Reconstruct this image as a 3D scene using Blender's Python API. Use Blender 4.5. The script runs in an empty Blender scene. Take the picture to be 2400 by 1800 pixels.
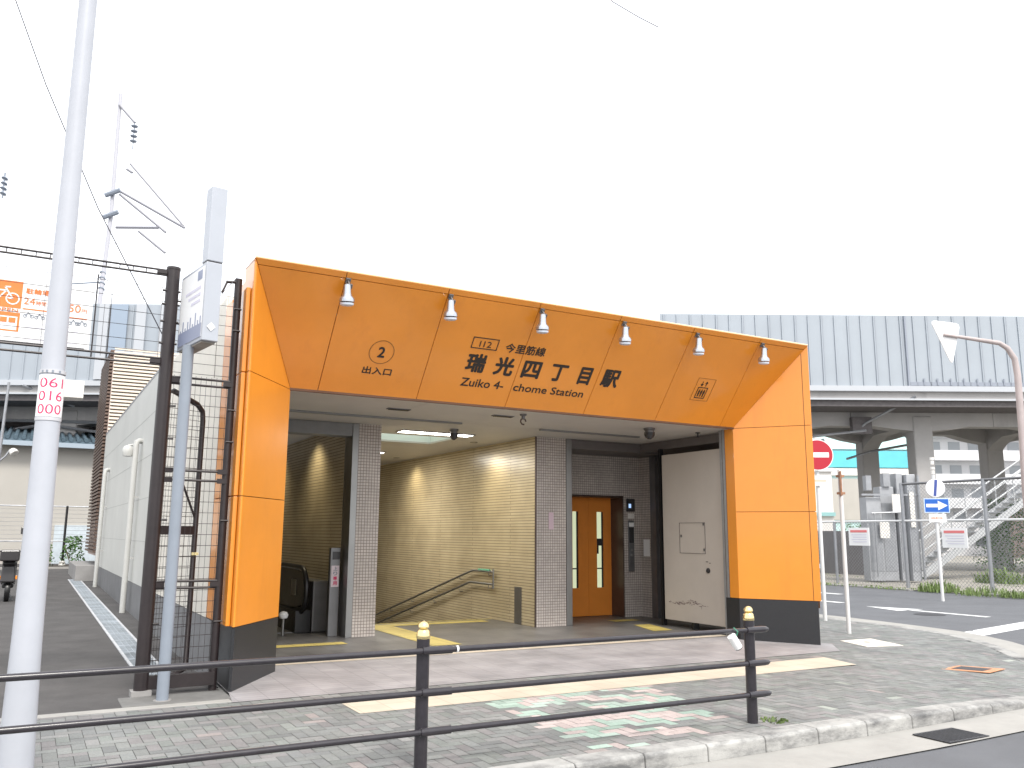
import bpy, bmesh, math, random
from mathutils import Vector, Matrix
random.seed(7)
R_ = math.radians
SC = bpy.context.scene
COL = SC.collection

# ------------------------------------------------------------------ camera
cam_d = bpy.data.cameras.new("camera"); cam = bpy.data.objects.new("camera", cam_d); COL.objects.link(cam)
cam_d.sensor_fit = 'HORIZONTAL'; cam_d.sensor_width = 36.0; cam_d.lens = 29.968
cam_d.clip_start = 0.05; cam_d.clip_end = 3000
CR = Vector((0.871907, -0.4896215, 0.0069986)); CU = Vector((-0.0913605, -0.1486181, 0.9846654)); CF = Vector((0.4810732, 0.859176, 0.1743133))
CP = Vector((-1.95043, -9.343, 1.62))
m = Matrix.Identity(4)
for i in range(3):
    m[i][0] = CR[i]; m[i][1] = CU[i]; m[i][2] = -CF[i]; m[i][3] = CP[i]
cam.matrix_world = m
SC.camera = cam

# ------------------------------------------------------------------ sky, sun, exposure
SUN_EL, SUN_AZ = 50.0, 184.0        # azimuth, clockwise from +y
w = bpy.data.worlds.new("World"); SC.world = w; w.use_nodes = True
nt = w.node_tree; bg = nt.nodes['Background']
sky = nt.nodes.new('ShaderNodeTexSky'); sky.sky_type = 'NISHITA'; sky.sun_disc = False
sky.sun_elevation = R_(SUN_EL); sky.sun_rotation = R_(SUN_AZ); sky.dust_density = 4.0; sky.air_density = 1.5
cl = nt.nodes.new('ShaderNodeMix'); cl.data_type = 'RGBA'; cl.inputs[0].default_value = 0.88
cl.inputs[7].default_value = (8.6, 8.75, 9.0, 1)          # even white overcast
nt.links.new(sky.outputs[0], cl.inputs[6]); nt.links.new(cl.outputs[2], bg.inputs[0])
bg.inputs[1].default_value = 0.105
sl = bpy.data.lights.new("sun", 'SUN'); so = bpy.data.objects.new("sun", sl); COL.objects.link(so)
sl.energy = 1.5; sl.angle = R_(14); sl.color = (1.0, 0.96, 0.9)
a, e = R_(SUN_AZ), R_(SUN_EL)
sd = Vector((math.sin(a)*math.cos(e), math.cos(a)*math.cos(e), math.sin(e)))
so.rotation_euler = (-sd).to_track_quat('-Z', 'Y').to_euler()
SC.view_settings.view_transform = 'Standard'; SC.view_settings.look = 'None'
SC.view_settings.exposure = 1.15; SC.view_settings.gamma = 1.0

# ------------------------------------------------------------------ helpers
class MB:
    def __init__(s): s.v = []; s.f = []; s.c = []
    def face(s, pts, col=None):
        n = len(s.v); s.v += [Vector(p) for p in pts]; s.f.append(list(range(n, n+len(pts)))); s.c.append(col)
        return s
    def box(s, x0, x1, y0, y1, z0, z1):
        n = len(s.v)
        s.v += [Vector(p) for p in ((x0,y0,z0),(x1,y0,z0),(x1,y1,z0),(x0,y1,z0),(x0,y0,z1),(x1,y0,z1),(x1,y1,z1),(x0,y1,z1))]
        for q in ((0,3,2,1),(4,5,6,7),(0,1,5,4),(1,2,6,5),(2,3,7,6),(3,0,4,7)): s.f.append([n+i for i in q]); s.c.append(None)
        return s
    def obox(s, o, u, v, w, u0, u1, v0, v1, w0, w1):
        o, u, v, w = Vector(o), Vector(u), Vector(v), Vector(w)
        n = len(s.v)
        for (a_, b_, c_) in ((u0,v0,w0),(u1,v0,w0),(u1,v1,w0),(u0,v1,w0),(u0,v0,w1),(u1,v0,w1),(u1,v1,w1),(u0,v1,w1)):
            s.v.append(o + u*a_ + v*b_ + w*c_)
        for q in ((0,3,2,1),(4,5,6,7),(0,1,5,4),(1,2,6,5),(2,3,7,6),(3,0,4,7)): s.f.append([n+i for i in q]); s.c.append(None)
        return s
    def loft(s, A, B, cap=True):
        n = len(s.v); k = len(A)
        s.v += [Vector(p) for p in A] + [Vector(p) for p in B]
        for i in range(k):
            j = (i+1) % k; s.f.append([n+i, n+j, n+k+j, n+k+i]); s.c.append(None)
        if cap:
            s.f.append([n+i for i in reversed(range(k))]); s.f.append([n+k+i for i in range(k)]); s.c += [None, None]
        return s
    def prism(s, poly, z0, z1):
        return s.loft([(p[0], p[1], z0) for p in poly], [(p[0], p[1], z1) for p in poly])
    def cyl(s, p, q, r, r2=None, n=16, cap=True):
        p, q = Vector(p), Vector(q); r2 = r if r2 is None else r2
        d = (q-p).normalized(); t = Vector((0,0,1)) if abs(d.z) < .9 else Vector((1,0,0))
        u = d.cross(t).normalized(); v = d.cross(u)
        an = [2*math.pi*i/n for i in range(n)]
        return s.loft([p + (u*math.cos(t_)+v*math.sin(t_))*r for t_ in an][::-1], [q + (u*math.cos(t_)+v*math.sin(t_))*r2 for t_ in an][::-1], cap)
    def tube(s, pts, r, n=10):
        P = [Vector(p) for p in pts]; rings = []; base = len(s.v); u = None
        for i, p in enumerate(P):
            d = ((P[i+1]-p) if i == 0 else (p-P[i-1]) if i == len(P)-1 else (P[i+1]-P[i-1])).normalized()
            if u is None:
                t = Vector((0,0,1)) if abs(d.z) < .9 else Vector((1,0,0)); u = d.cross(t).normalized()
            else: u = (u - d*u.dot(d)).normalized()
            v = d.cross(u)
            rr = r[i] if isinstance(r, (list, tuple)) else r
            s.v += [p + (u*math.cos(2*math.pi*k/n)+v*math.sin(2*math.pi*k/n))*rr for k in range(n)]
        for i in range(len(P)-1):
            for k in range(n):
                a_, b_ = base+i*n+k, base+i*n+(k+1) % n
                s.f.append([a_, b_, b_+n, a_+n]); s.c.append(None)
        s.f.append([base+k for k in reversed(range(n))]); s.f.append([base+(len(P)-1)*n+k for k in range(n)]); s.c += [None, None]
        return s
    def lathe(s, o, ax, prof, n=24):
        o, d = Vector(o), Vector(ax).normalized(); t = Vector((0,0,1)) if abs(d.z) < .9 else Vector((1,0,0))
        u = d.cross(t).normalized(); v = d.cross(u); base = len(s.v)
        for (h, r) in prof:
            s.v += [o + d*h + (u*math.cos(2*math.pi*k/n)+v*math.sin(2*math.pi*k/n))*max(r, 1e-4) for k in range(n)]
        for i in range(len(prof)-1):
            for k in range(n):
                a_, b_ = base+i*n+k, base+i*n+(k+1) % n
                s.f.append([a_, b_, b_+n, a_+n]); s.c.append(None)
        s.f.append([base+k for k in reversed(range(n))]); s.f.append([base+(len(prof)-1)*n+k for k in range(n)]); s.c += [None, None]
        return s
    def wire(s, p, q, r):       # light three-sided bar
        return s.cyl(p, q, r, n=3, cap=False)
    def build(s, name, mat, parent=None, smooth=False, bevel=0, tint=False, seg=2):
        off = parent.matrix_world.translation.copy() if parent else Vector((0,0,0))
        me = bpy.data.meshes.new(name); me.from_pydata([v-off for v in s.v], [], s.f); me.materials.append(mat)
        bm = bmesh.new(); bm.from_mesh(me)
        if not tint: bmesh.ops.recalc_face_normals(bm, faces=bm.faces)
        bm.to_mesh(me); bm.free()
        if tint:
            at = me.color_attributes.new('tint', 'FLOAT_COLOR', 'CORNER')
            for p_, c_ in zip(me.polygons, s.c):
                for li in p_.loop_indices: at.data[li].color = (*c_, 1)
        ob = bpy.data.objects.new(name, me); COL.objects.link(ob)
        if parent: ob.parent = parent
        if smooth:
            for p_ in me.polygons: p_.use_smooth = True
            md = ob.modifiers.new('ws', 'EDGE_SPLIT'); md.split_angle = R_(38)
        if bevel:
            b = ob.modifiers.new('bv', 'BEVEL'); b.width = bevel; b.segments = seg; b.limit_method = 'ANGLE'; b.angle_limit = R_(40)
        bpy.context.view_layer.update()
        return ob

def tag(o, label=None, cat=None, group=None, kind=None):
    if label: o['label'] = label
    if cat: o['category'] = cat
    if group: o['group'] = group
    if kind: o['kind'] = kind
    return o
def thing(name, loc, label, cat, group=None):
    o = bpy.data.objects.new(name, None); COL.objects.link(o); o.location = loc; o.empty_display_size = .1
    bpy.context.view_layer.update()
    return tag(o, label, cat, group)
def dup(root, loc, label=None):
    def cp(o, par):
        c = o.copy(); COL.objects.link(c)
        if par: c.parent = par
        for ch in list(o.children): cp(ch, c)
        return c
    r = cp(root, None); r.location = loc
    if label: r['label'] = label
    return r

# ------------------------------------------------------------------ materials
MATS = {}
def mat(name, col, rough=.6, metal=0., var=.0, vscale=6., bump=0., bscale=40., coat=0., spec=None, emit=None, es=1., alpha=None, stain=None):
    m = bpy.data.materials.new(name); m.use_nodes = True; n = m.node_tree; b = n.nodes['Principled BSDF']
    b.inputs['Base Color'].default_value = (*col, 1); b.inputs['Roughness'].default_value = rough; b.inputs['Metallic'].default_value = metal
    if coat: b.inputs['Coat Weight'].default_value = coat; b.inputs['Coat Roughness'].default_value = .08
    if spec is not None: b.inputs['Specular IOR Level'].default_value = spec
    tc = n.nodes.new('ShaderNodeTexCoord'); src = None
    if var:
        nz = n.nodes.new('ShaderNodeTexNoise'); nz.inputs['Scale'].default_value = vscale; nz.inputs['Detail'].default_value = 6; nz.inputs['Roughness'].default_value = .65
        n.links.new(tc.outputs['Object'], nz.inputs['Vector'])
        mr = n.nodes.new('ShaderNodeMapRange'); mr.inputs[1].default_value = .3; mr.inputs[2].default_value = .7; mr.inputs[3].default_value = 1-var; mr.inputs[4].default_value = 1+var
        n.links.new(nz.outputs['Fac'], mr.inputs[0])
        mx = n.nodes.new('ShaderNodeVectorMath'); mx.operation = 'SCALE'; mx.inputs[0].default_value = col
        n.links.new(mr.outputs[0], mx.inputs['Scale']); src = mx.outputs[0]
        n.links.new(src, b.inputs['Base Color'])
    if stain:                                     # streaky dirt: (colour, scale xyz, threshold, strength)
        sc, ss, th, st = stain
        mp = n.nodes.new('ShaderNodeMapping'); mp.inputs['Scale'].default_value = ss; n.links.new(tc.outputs['Object'], mp.inputs[0])
        nz2 = n.nodes.new('ShaderNodeTexNoise'); nz2.inputs['Scale'].default_value = 1; nz2.inputs['Detail'].default_value = 8; nz2.inputs['Roughness'].default_value = .7
        n.links.new(mp.outputs[0], nz2.inputs['Vector'])
        r2 = n.nodes.new('ShaderNodeMapRange'); r2.inputs[1].default_value = th; r2.inputs[2].default_value = th+.22; r2.inputs[4].default_value = st
        n.links.new(nz2.outputs['Fac'], r2.inputs[0])
        mm = n.nodes.new('ShaderNodeMix'); mm.data_type = 'RGBA'; n.links.new(r2.outputs[0], mm.inputs[0])
        if src: n.links.new(src, mm.inputs[6])
        else: mm.inputs[6].default_value = (*col, 1)
        mm.inputs[7].default_value = (*sc, 1); n.links.new(mm.outputs[2], b.inputs['Base Color'])
    if bump:
        nb = n.nodes.new('ShaderNodeTexNoise'); nb.inputs['Scale'].default_value = bscale; nb.inputs['Detail'].default_value = 5
        n.links.new(tc.outputs['Object'], nb.inputs['Vector'])
        bp = n.nodes.new('ShaderNodeBump'); bp.inputs['Strength'].default_value = bump; bp.inputs['Distance'].default_value = .01
        n.links.new(nb.outputs['Fac'], bp.inputs['Height']); n.links.new(bp.outputs[0], b.inputs['Normal'])
    if emit: b.inputs['Emission Color'].default_value = (*emit, 1); b.inputs['Emission Strength'].default_value = es
    MATS[name] = m
    return m
def tile(name, axes, c1, c2, mortar, bw, rh, ms, off=.5, rough=.25, bump=.4, mottle=.12, sub=0):
    m = bpy.data.materials.new(name); m.use_nodes = True; n = m.node_tree; b = n.nodes['Principled BSDF']; b.inputs['Roughness'].default_value = rough
    tc = n.nodes.new('ShaderNodeTexCoord'); sp = n.nodes.new('ShaderNodeSeparateXYZ'); cb = n.nodes.new('ShaderNodeCombineXYZ')
    n.links.new(tc.outputs['Object'], sp.inputs[0])
    n.links.new(sp.outputs['XYZ'.index(axes[0])], cb.inputs[0]); n.links.new(sp.outputs['XYZ'.index(axes[1])], cb.inputs[1])
    br = n.nodes.new('ShaderNodeTexBrick'); br.inputs['Scale'].default_value = 1; br.offset = off; br.squash = 1
    br.inputs['Color1'].default_value = (*c1, 1); br.inputs['Color2'].default_value = (*c2, 1); br.inputs['Mortar'].default_value = (*mortar, 1)
    br.inputs['Mortar Size'].default_value = ms; br.inputs['Mortar Smooth'].default_value = .15; br.inputs['Brick Width'].default_value = bw; br.inputs['Row Height'].default_value = rh
    n.links.new(cb.outputs[0], br.inputs['Vector'])
    nz = n.nodes.new('ShaderNodeTexNoise'); nz.inputs['Scale'].default_value = 1.7; nz.inputs['Detail'].default_value = 6; n.links.new(tc.outputs['Object'], nz.inputs['Vector'])
    mr = n.nodes.new('ShaderNodeMapRange'); mr.inputs[1].default_value = .3; mr.inputs[2].default_value = .7; mr.inputs[3].default_value = 1-mottle; mr.inputs[4].default_value = 1+mottle
    n.links.new(nz.outputs['Fac'], mr.inputs[0])
    sc = n.nodes.new('ShaderNodeVectorMath'); sc.operation = 'SCALE'; n.links.new(br.outputs['Color'], sc.inputs[0]); n.links.new(mr.outputs[0], sc.inputs['Scale'])
    n.links.new(sc.outputs[0], b.inputs['Base Color'])
    bp = n.nodes.new('ShaderNodeBump'); bp.invert = True; bp.inputs['Strength'].default_value = bump; bp.inputs['Distance'].default_value = .006
    n.links.new(br.outputs['Fac'], bp.inputs['Height']); n.links.new(bp.outputs[0], b.inputs['Normal'])
    return m
def tinted(name, rough, amt=.18, scale=3., bump=.25):
    m = bpy.data.materials.new(name); m.use_nodes = True; n = m.node_tree; b = n.nodes['Principled BSDF']; b.inputs['Roughness'].default_value = rough
    at = n.nodes.new('ShaderNodeAttribute'); at.attribute_name = 'tint'; tc = n.nodes.new('ShaderNodeTexCoord')
    out = at.outputs['Color']
    for s_, am in ((scale, amt), (45, .16)):
        nz = n.nodes.new('ShaderNodeTexNoise'); nz.inputs['Scale'].default_value = s_*.35 if s_ < 40 else s_; nz.inputs['Detail'].default_value = 8; nz.inputs['Roughness'].default_value = .68
        n.links.new(tc.outputs['Object'], nz.inputs['Vector'])
        mr = n.nodes.new('ShaderNodeMapRange'); mr.inputs[1].default_value = .3; mr.inputs[2].default_value = .7; mr.inputs[3].default_value = 1-am; mr.inputs[4].default_value = 1+am
        n.links.new(nz.outputs['Fac'], mr.inputs[0])
        sc = n.nodes.new('ShaderNodeVectorMath'); sc.operation = 'SCALE'; n.links.new(out, sc.inputs[0]); n.links.new(mr.outputs[0], sc.inputs['Scale']); out = sc.outputs[0]
    n.links.new(out, b.inputs['Base Color'])
    nb = n.nodes.new('ShaderNodeTexNoise'); nb.inputs['Scale'].default_value = 160; n.links.new(tc.outputs['Object'], nb.inputs['Vector'])
    bp = n.nodes.new('ShaderNodeBump'); bp.inputs['Strength'].default_value = bump; bp.inputs['Distance'].default_value = .004
    n.links.new(nb.outputs['Fac'], bp.inputs['Height']); n.links.new(bp.outputs[0], b.inputs['Normal'])
    return m

ORANGE = mat('orange_panel', (.73, .258, .022), .34, var=.07, vscale=.9, coat=.5, stain=((.45, .13, .02), (3.2, 3.2, .45), .54, .22))
DARKSEAM = mat('seam_dark', (.06, .025, .01), .8)
GRANITE = mat('dark_granite', (.022, .023, .026), .32, var=.35, vscale=90, stain=((.06, .06, .062), (1.2, 1.2, .6), .56, .25))
STEEL = mat('brushed_steel', (.29, .29, .285), .42, 1., var=.08, vscale=3)
PIPEW = mat('pipe_paint', (.47, .47, .45), .5, var=.05, vscale=3)
STEELD = mat('dull_steel', (.20, .20, .205), .45, .8, var=.12, vscale=4)
CHROME = mat('lamp_chrome', (.46, .48, .52), .24, .85)
WHITEP = mat('white_paint', (.64, .64, .64), .4, var=.04, vscale=3, stain=((.45, .42, .38), (6, 6, 1.2), .62, .3))
POLEGREY = mat('pale_pole_paint', (.42, .435, .475), .45, var=.06, vscale=2.2, stain=((.38, .38, .38), (5, 5, .9), .6, .35))
GREYP = mat('blue_grey_paint', (.225, .255, .30), .42, var=.06, vscale=4)
SIGNGREY = mat('silver_sign_paint', (.40, .42, .46), .38, .25, var=.04, vscale=2)
BROWN = mat('dark_brown_paint', (.022, .016, .017), .42, var=.2, vscale=8, stain=((.10, .07, .05), (7, 7, 2), .64, .35))
RAIL = mat('rail_brown_black', (.022, .019, .024), .3, var=.25, vscale=12, coat=.2, stain=((.10, .085, .07), (9, 9, 9), .66, .3))
GOLD = mat('gold_cap', (.80, .66, .34), .22, .9)
CEIL = mat('ceiling_panel', (.52, .50, .47), .55, var=.05, vscale=1.5)
BULK = mat('grey_bulkhead', (.20, .205, .21), .5, var=.08)
BULKD = mat('brown_bulkhead', (.125, .112, .11), .5, var=.08)
DOORW = mat('beige_door_paint', (.50, .455, .41), .45, var=.05, vscale=1.6, stain=((.22, .17, .15), (1.5, .9, 9), .68, .45))
LIFTOR = mat('lift_orange', (.66, .215, .03), .38, .0, var=.08, vscale=2)
LIFTJ = mat('lift_jamb', (.10, .075, .065), .35, .6, var=.1)
BLACK = mat('black_rubber', (.012, .012, .013), .35)
DARKP = mat('dark_panel', (.035, .033, .035), .25)
INK = mat('sign_ink', (.022, .017, .014), .5)
INKF = mat('faded_ink', (.20, .085, .015), .5)
GLASSW = mat('lift_window_lit', (.55, .60, .42), .15, emit=(.72, .80, .52), es=.30)
LAMPON = mat('lamp_lit', (.9, .9, .9), .4, emit=(1., .97, .9), es=6.0)
LAMPOFF = mat('lamp_glass', (.55, .60, .68), .2, coat=.5)
SKYL = mat('skylight_glass', (.6, .68, .64), .3, emit=(.78, .9, .85), es=.55)  # daylight from above put in as the panel's own glow
CTILE = tile('cream_long_tile', 'YZ', (.50, .425, .285), (.465, .39, .255), (.23, .19, .13), 3.1, .052, .006, rough=.24, bump=.7)
MOSX = tile('mosaic_front', 'XZ', (.53, .48, .44), (.45, .405, .375), (.17, .14, .125), .0475, .0475, .0045, off=0, rough=.3)
MOSY = tile('mosaic_side', 'YZ', (.53, .48, .44), (.45, .405, .375), (.17, .14, .125), .0475, .0475, .0045, off=0, rough=.3)
FLOORT = tile('floor_tile', 'XY', (.14, .135, .13), (.115, .11, .106), (.075, .07, .068), .3, .3, .004, off=0, rough=.4, bump=.2, mottle=.2)
RAMPT = tile('ramp_tile', 'XY', (.30, .288, .292), (.265, .253, .26), (.20, .19, .195), .30, .10, .004, off=0, rough=.7, bump=.3, mottle=.22)
BEIGET = tile('beige_tactile', 'XY', (.52, .455, .365), (.48, .42, .335), (.38, .33, .26), .3, .3, .005, off=0, rough=.75, bump=.3, mottle=.1)
YELT = tile('yellow_tactile', 'XY', (.50, .40, .12), (.45, .36, .11), (.28, .22, .07), .3, .3, .006, off=0, rough=.6, bump=.4, mottle=.15)
RIBW = mat('white_ribbed_cladding', (.72, .69, .63), .5, var=.05, vscale=1.2, stain=((.45, .42, .38), (2, 2, .3), .62, .3))
SMOOTHW = mat('smooth_white_wall', (.56, .56, .53), .5, var=.06, vscale=.7, stain=((.45, .46, .44), (1., .6, .3), .55, .35))
WALLBASE = mat('wall_base_grey', (.16, .16, .165), .6, var=.15, vscale=3)
SLATB = mat('slat_brown', (.13, .085, .065), .5, var=.1); SLATC = mat('slat_cream', (.68, .60, .50), .5, var=.06)
TOWERB = mat('tower_brown', (.10, .085, .075), .6, var=.1)
CONC = mat('concrete', (.27, .262, .255), .8, var=.16, vscale=2.5, bump=.2, stain=((.20, .19, .185), (1.1, 1.1, .35), .55, .45))
CONCD = mat('viaduct_concrete', (.38, .37, .365), .85, var=.12, vscale=.5, stain=((.16, .155, .155), (.5, .5, .12), .55, .5))
CONCL = mat('pale_concrete', (.315, .305, .285), .8, var=.12, vscale=2, bump=.15, stain=((.24, .23, .215), (3.5, 3.5, 3.5), .56, .5))
KERB = mat('kerb_stone', (.35, .345, .33), .85, var=.16, vscale=5, bump=.3, bscale=70, stain=((.07, .07, .073), (2.1, 2.1, 6), .45, .85))
ASPH = mat('road_asphalt', (.118, .122, .132), .85, var=.14, vscale=1.1, bump=.6, bscale=220, stain=((.19, .19, .19), (45, 45, 45), .56, .35))
ALLEY = mat('alley_asphalt', (.068, .064, .063), .85, var=.28, vscale=1.4, bump=.5, bscale=180, stain=((.15, .145, .14), (.5, .5, .5), .55, .4))
PAINT = mat('road_paint', (.66, .66, .66), .7, var=.06, vscale=7, stain=((.45, .45, .45), (14, 14, 14), .6, .5))
MORTAR = mat('paver_bed', (.11, .11, .106), .9, var=.2, vscale=5)
EARTH = mat('yard_ground', (.30, .28, .245), .9, var=.2, vscale=.6, bump=.4, stain=((.22, .20, .17), (.4, .4, .4), .52, .6))
FAR = mat('far_ground', (.22, .22, .22), .9, var=.1, vscale=.05)
NB = mat('noise_barrier', (.33, .365, .405), .45, var=.05, vscale=.4, stain=((.40, .44, .49), (.6, .6, .1), .55, .4))
NBD = mat('barrier_joint', (.25, .275, .325), .5); NBL = mat('barrier_post', (.44, .46, .49), .5)
DARKU = mat('under_deck_shade', (.12, .11, .112), .8, var=.2)  # slab underside darker than the viaduct concrete, shade put into the colour
GALV = mat('galvanised', (.32, .33, .35), .45, .5, var=.12, vscale=5)
CABINET = mat('cabinet_grey', (.36, .37, .39), .5, .2, var=.1, vscale=3)
RED = mat('sign_red', (.43, .012, .03), .45); BLUE = mat('sign_blue', (.012, .11, .46), .45); SIGNW = mat('sign_white', (.82, .82, .82), .4)
NAVY = mat('logo_navy', (.24, .27, .38), .4); LILAC = mat('pale_lilac', (.60, .58, .68), .5)
REDINK = mat('red_ink', (.58, .03, .12), .5); ORINK = mat('orange_ink', (.78, .20, .04), .5); GREYINK = mat('grey_ink', (.22, .25, .30), .5)
PINKP = mat('pink_notice', (.58, .44, .50), .5)
RUST = mat('rusty_back', (.33, .17, .10), .7, var=.3, vscale=12)
TEAL = mat('teal_net', (.12, .50, .58), .7, var=.1, vscale=.4); CYANP = mat('pale_cyan', (.55, .75, .74), .7)
CREAMW = mat('cream_wall', (.43, .41, .375), .8, var=.04, vscale=.6); GREYW = mat('pale_grey_wall', (.62, .62, .63), .8, var=.05, vscale=.3)
WIN = mat('window_glass', (.08, .10, .12), .12); ROOFT = mat('roof_tile_blue', (.08, .12, .15), .45, var=.2, vscale=2)
LEAF = mat('leaf_green', (.055, .13, .025), .55, var=.45, vscale=5); LEAF2 = mat('weed_green', (.14, .20, .06), .6, var=.4, vscale=3)
WIRE = mat('black_wire', (.05, .05, .06), .5); WIREL = mat('pale_wire', (.25, .25, .28), .5)
LIDC = mat('cream_lid', (.66, .62, .54), .6, var=.1, vscale=8); LIDO = mat('orange_frame', (.52, .25, .13), .6, var=.2, vscale=10)
IRON = mat('cast_iron', (.06, .06, .065), .5, .6, var=.2, vscale=20)
TAIL = mat('amber_reflector', (.85, .28, .03), .2, coat=.6)
DIRTW = mat('flat_white_sheet', (.70, .68, .64), .6, var=.12, vscale=6)

# ------------------------------------------------------------------ text
def text(s, name, origin, u, v, x0, x1, y0, y1, m, parent, bold=0., lift=.003, thick=.002, shear=0., track=1., fit=True):
    """lettering fitted to the box x0..x1, y0..y1 of the plane origin + x*u + y*v"""
    cu = bpy.data.curves.new('t', 'FONT'); cu.body = s; cu.size = 1; cu.shear = shear; cu.space_character = track; cu.resolution_u = 3
    o = bpy.data.objects.new('t', cu); COL.objects.link(o)
    dg = bpy.context.evaluated_depsgraph_get(); me = bpy.data.meshes.new_from_object(o.evaluated_get(dg))
    bpy.data.objects.remove(o); bpy.data.curves.remove(cu)
    xs = [p.co.x for p in me.vertices]; ys = [p.co.y for p in me.vertices]
    u, v, O = Vector(u), Vector(v), Vector(origin); w_ = u.cross(v)
    ax, bx, ay, by = min(xs), max(xs), min(ys), max(ys)
    off = parent.matrix_world.translation if parent else Vector()
    r = bold*max(y1-y0, (x1-x0)/max(1, len(s))); x0 += r; x1 -= r; y0 += r; y1 -= r
    kx = (x1-x0)/max(bx-ax, 1e-6); ky = (y1-y0)/max(by-ay, 1e-6)
    V0 = [(x0+(p.co.x-ax)*kx, y0+(p.co.y-ay)*ky) for p in me.vertices]; F0 = [list(p.vertices) for p in me.polygons]
    shifts = [(0, 0)] if r <= 0 else [(r*math.cos(k*math.pi/4), r*math.sin(k*math.pi/4)) for k in range(8)]+[(0, 0)]
    V, F = [], []
    for k, (sx_, sy_) in enumerate(shifts):          # heavier strokes: stacked hair-thin layers
        F += [[i+len(V) for i in f] for f in F0]; V += [O + u*(x+sx_) + v*(y+sy_) + w_*(lift+k*.00025) - off for x, y in V0]
    bpy.data.meshes.remove(me); me = bpy.data.meshes.new(name); me.from_pydata(V, [], F)
    me.name = name; me.materials.clear(); me.materials.append(m)
    ob = bpy.data.objects.new(name, me); COL.objects.link(ob)
    if parent: ob.parent = parent
    if bold <= 0: sd_ = ob.modifiers.new('th', 'SOLIDIFY'); sd_.thickness = thick; sd_.offset = 1
    return ob

# ================================================================== SETTING
W, H, ZB, DD, AL, AR, BB = 8.72, 4.642, .6525, .998, .719, .727, 1.279
ZO = H-BB                      # opening head 3.363
def zr(x):                     # road level: gutter side low, rising towards the side street
    if x < 5: return -.13
    if x < 13: return -.13 + .11*(x-5)/8
    return -.02
def zs(x, y):                  # pavement dips at the corner
    t = max(0., min(1., 1-math.hypot((x-9.2)/1.25, y+3.4)/2.9)); return -.075*t*t*(3-2*t)

# ground: one ring around the station pit
g = MB(); B = 1500; z = -.32
for (x0, x1, y0, y1) in ((-B, -.02, -B, B), (9.3, B, -B, B), (-.02, 9.3, -B, 0.8), (-.02, 9.3, 24.5, B)):
    g.face([(x0,y0,z),(x1,y0,z),(x1,y1,z),(x0,y1,z)])
tag(g.build('ground', FAR), kind='structure')
# road
g = MB()
xs = [-40, -20, -8, -2, 2, 5, 9, 13, 22.6]
for i in range(len(xs)-1):
    for (y0, y1) in ((-40, -12), (-12, -3.8), (-3.8, 0.6), (.6, 70)):
        if y1 > -3.8 and xs[i+1] <= 5: continue
        if y1 > .6 and xs[i+1] <= 9: continue
        a0, a1 = zr(xs[i]), zr(xs[i+1])
        g.face([(xs[i],y0,a0),(xs[i+1],y0,a1),(xs[i+1],y1,a1),(xs[i],y1,a0)])
tag(g.build('road', ASPH), kind='structure')
# pavement bed and herringbone blocks
KP = [(-12,-3.69),(7.3,-3.69),(8.1,-3.65),(8.9,-3.35),(9.5,-2.85),(9.99,-2.27),(10.9,-1.2),(11.63,-.26),(12.0,.6),(12.16,1.6),(12.3,3.1),(12.42,8),(12.42,40)]
def inside(x, y, pad=0.):
    # left of the kerb path
    if y < -3.70+pad: return False
    for (ax, ay), (bx, by) in zip(KP, KP[1:]):
        d = Vector((bx-ax, by-ay)).normalized(); c = d.x*(y-ay)-d.y*(x-ax)
        if c < pad: return False
    return True
bed = MB(); n = 160
for i in range(n):
    for j in range(48):
        x0, x1 = -12+24.6*i/n, -12+24.6*(i+1)/n; y0, y1 = -3.762+7*j/48, -3.762+7*(j+1)/48
        if not all(inside(q_[0], q_[1], -.10) for q_ in ((x0,y0),(x1,y0),(x1,y1),(x0,y1))): continue
        if x1 < -.0 and y0 > .4: continue
        if x0 < 8.6 and y0 > 1.0: continue
        bed.face([(x0,y0,zs(x0,y0)-.008),(x1,y0,zs(x1,y0)-.008),(x1,y1,zs(x1,y1)-.008),(x0,y1,zs(x0,y1)-.008)])
tag(bed.build('paving_bed', MORTAR), kind='structure')
pv = MB(); L, S, gp = .2, .1, .0022
pal = [(.20,.207,.198),(.185,.193,.187),(.215,.215,.209),(.19,.203,.19),(.207,.199,.197),(.175,.181,.178)]
mint = [(.31,.40,.345),(.29,.38,.325),(.34,.42,.37)]; pink = [(.42,.355,.335),(.45,.38,.36),(.40,.34,.325)]
def zone(x, y):
    return 2.12+.02*(y+1.5) < x < 4.02-.30*(-1.3-y) + .25 and -3.68 < y < -1.42
rp = random.Random(11)
def patchcol(x, y):
    k = math.floor((x+y*.2)/.50) + 3*math.floor((y+x*.30)/.24)
    r = (math.sin(k*12.9898+4.1)*43758.5453) % 1
    if r < .30: return None
    return rp.choice(mint) if (r < .72) != (rp.random() < .2) else rp.choice(pink)
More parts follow.
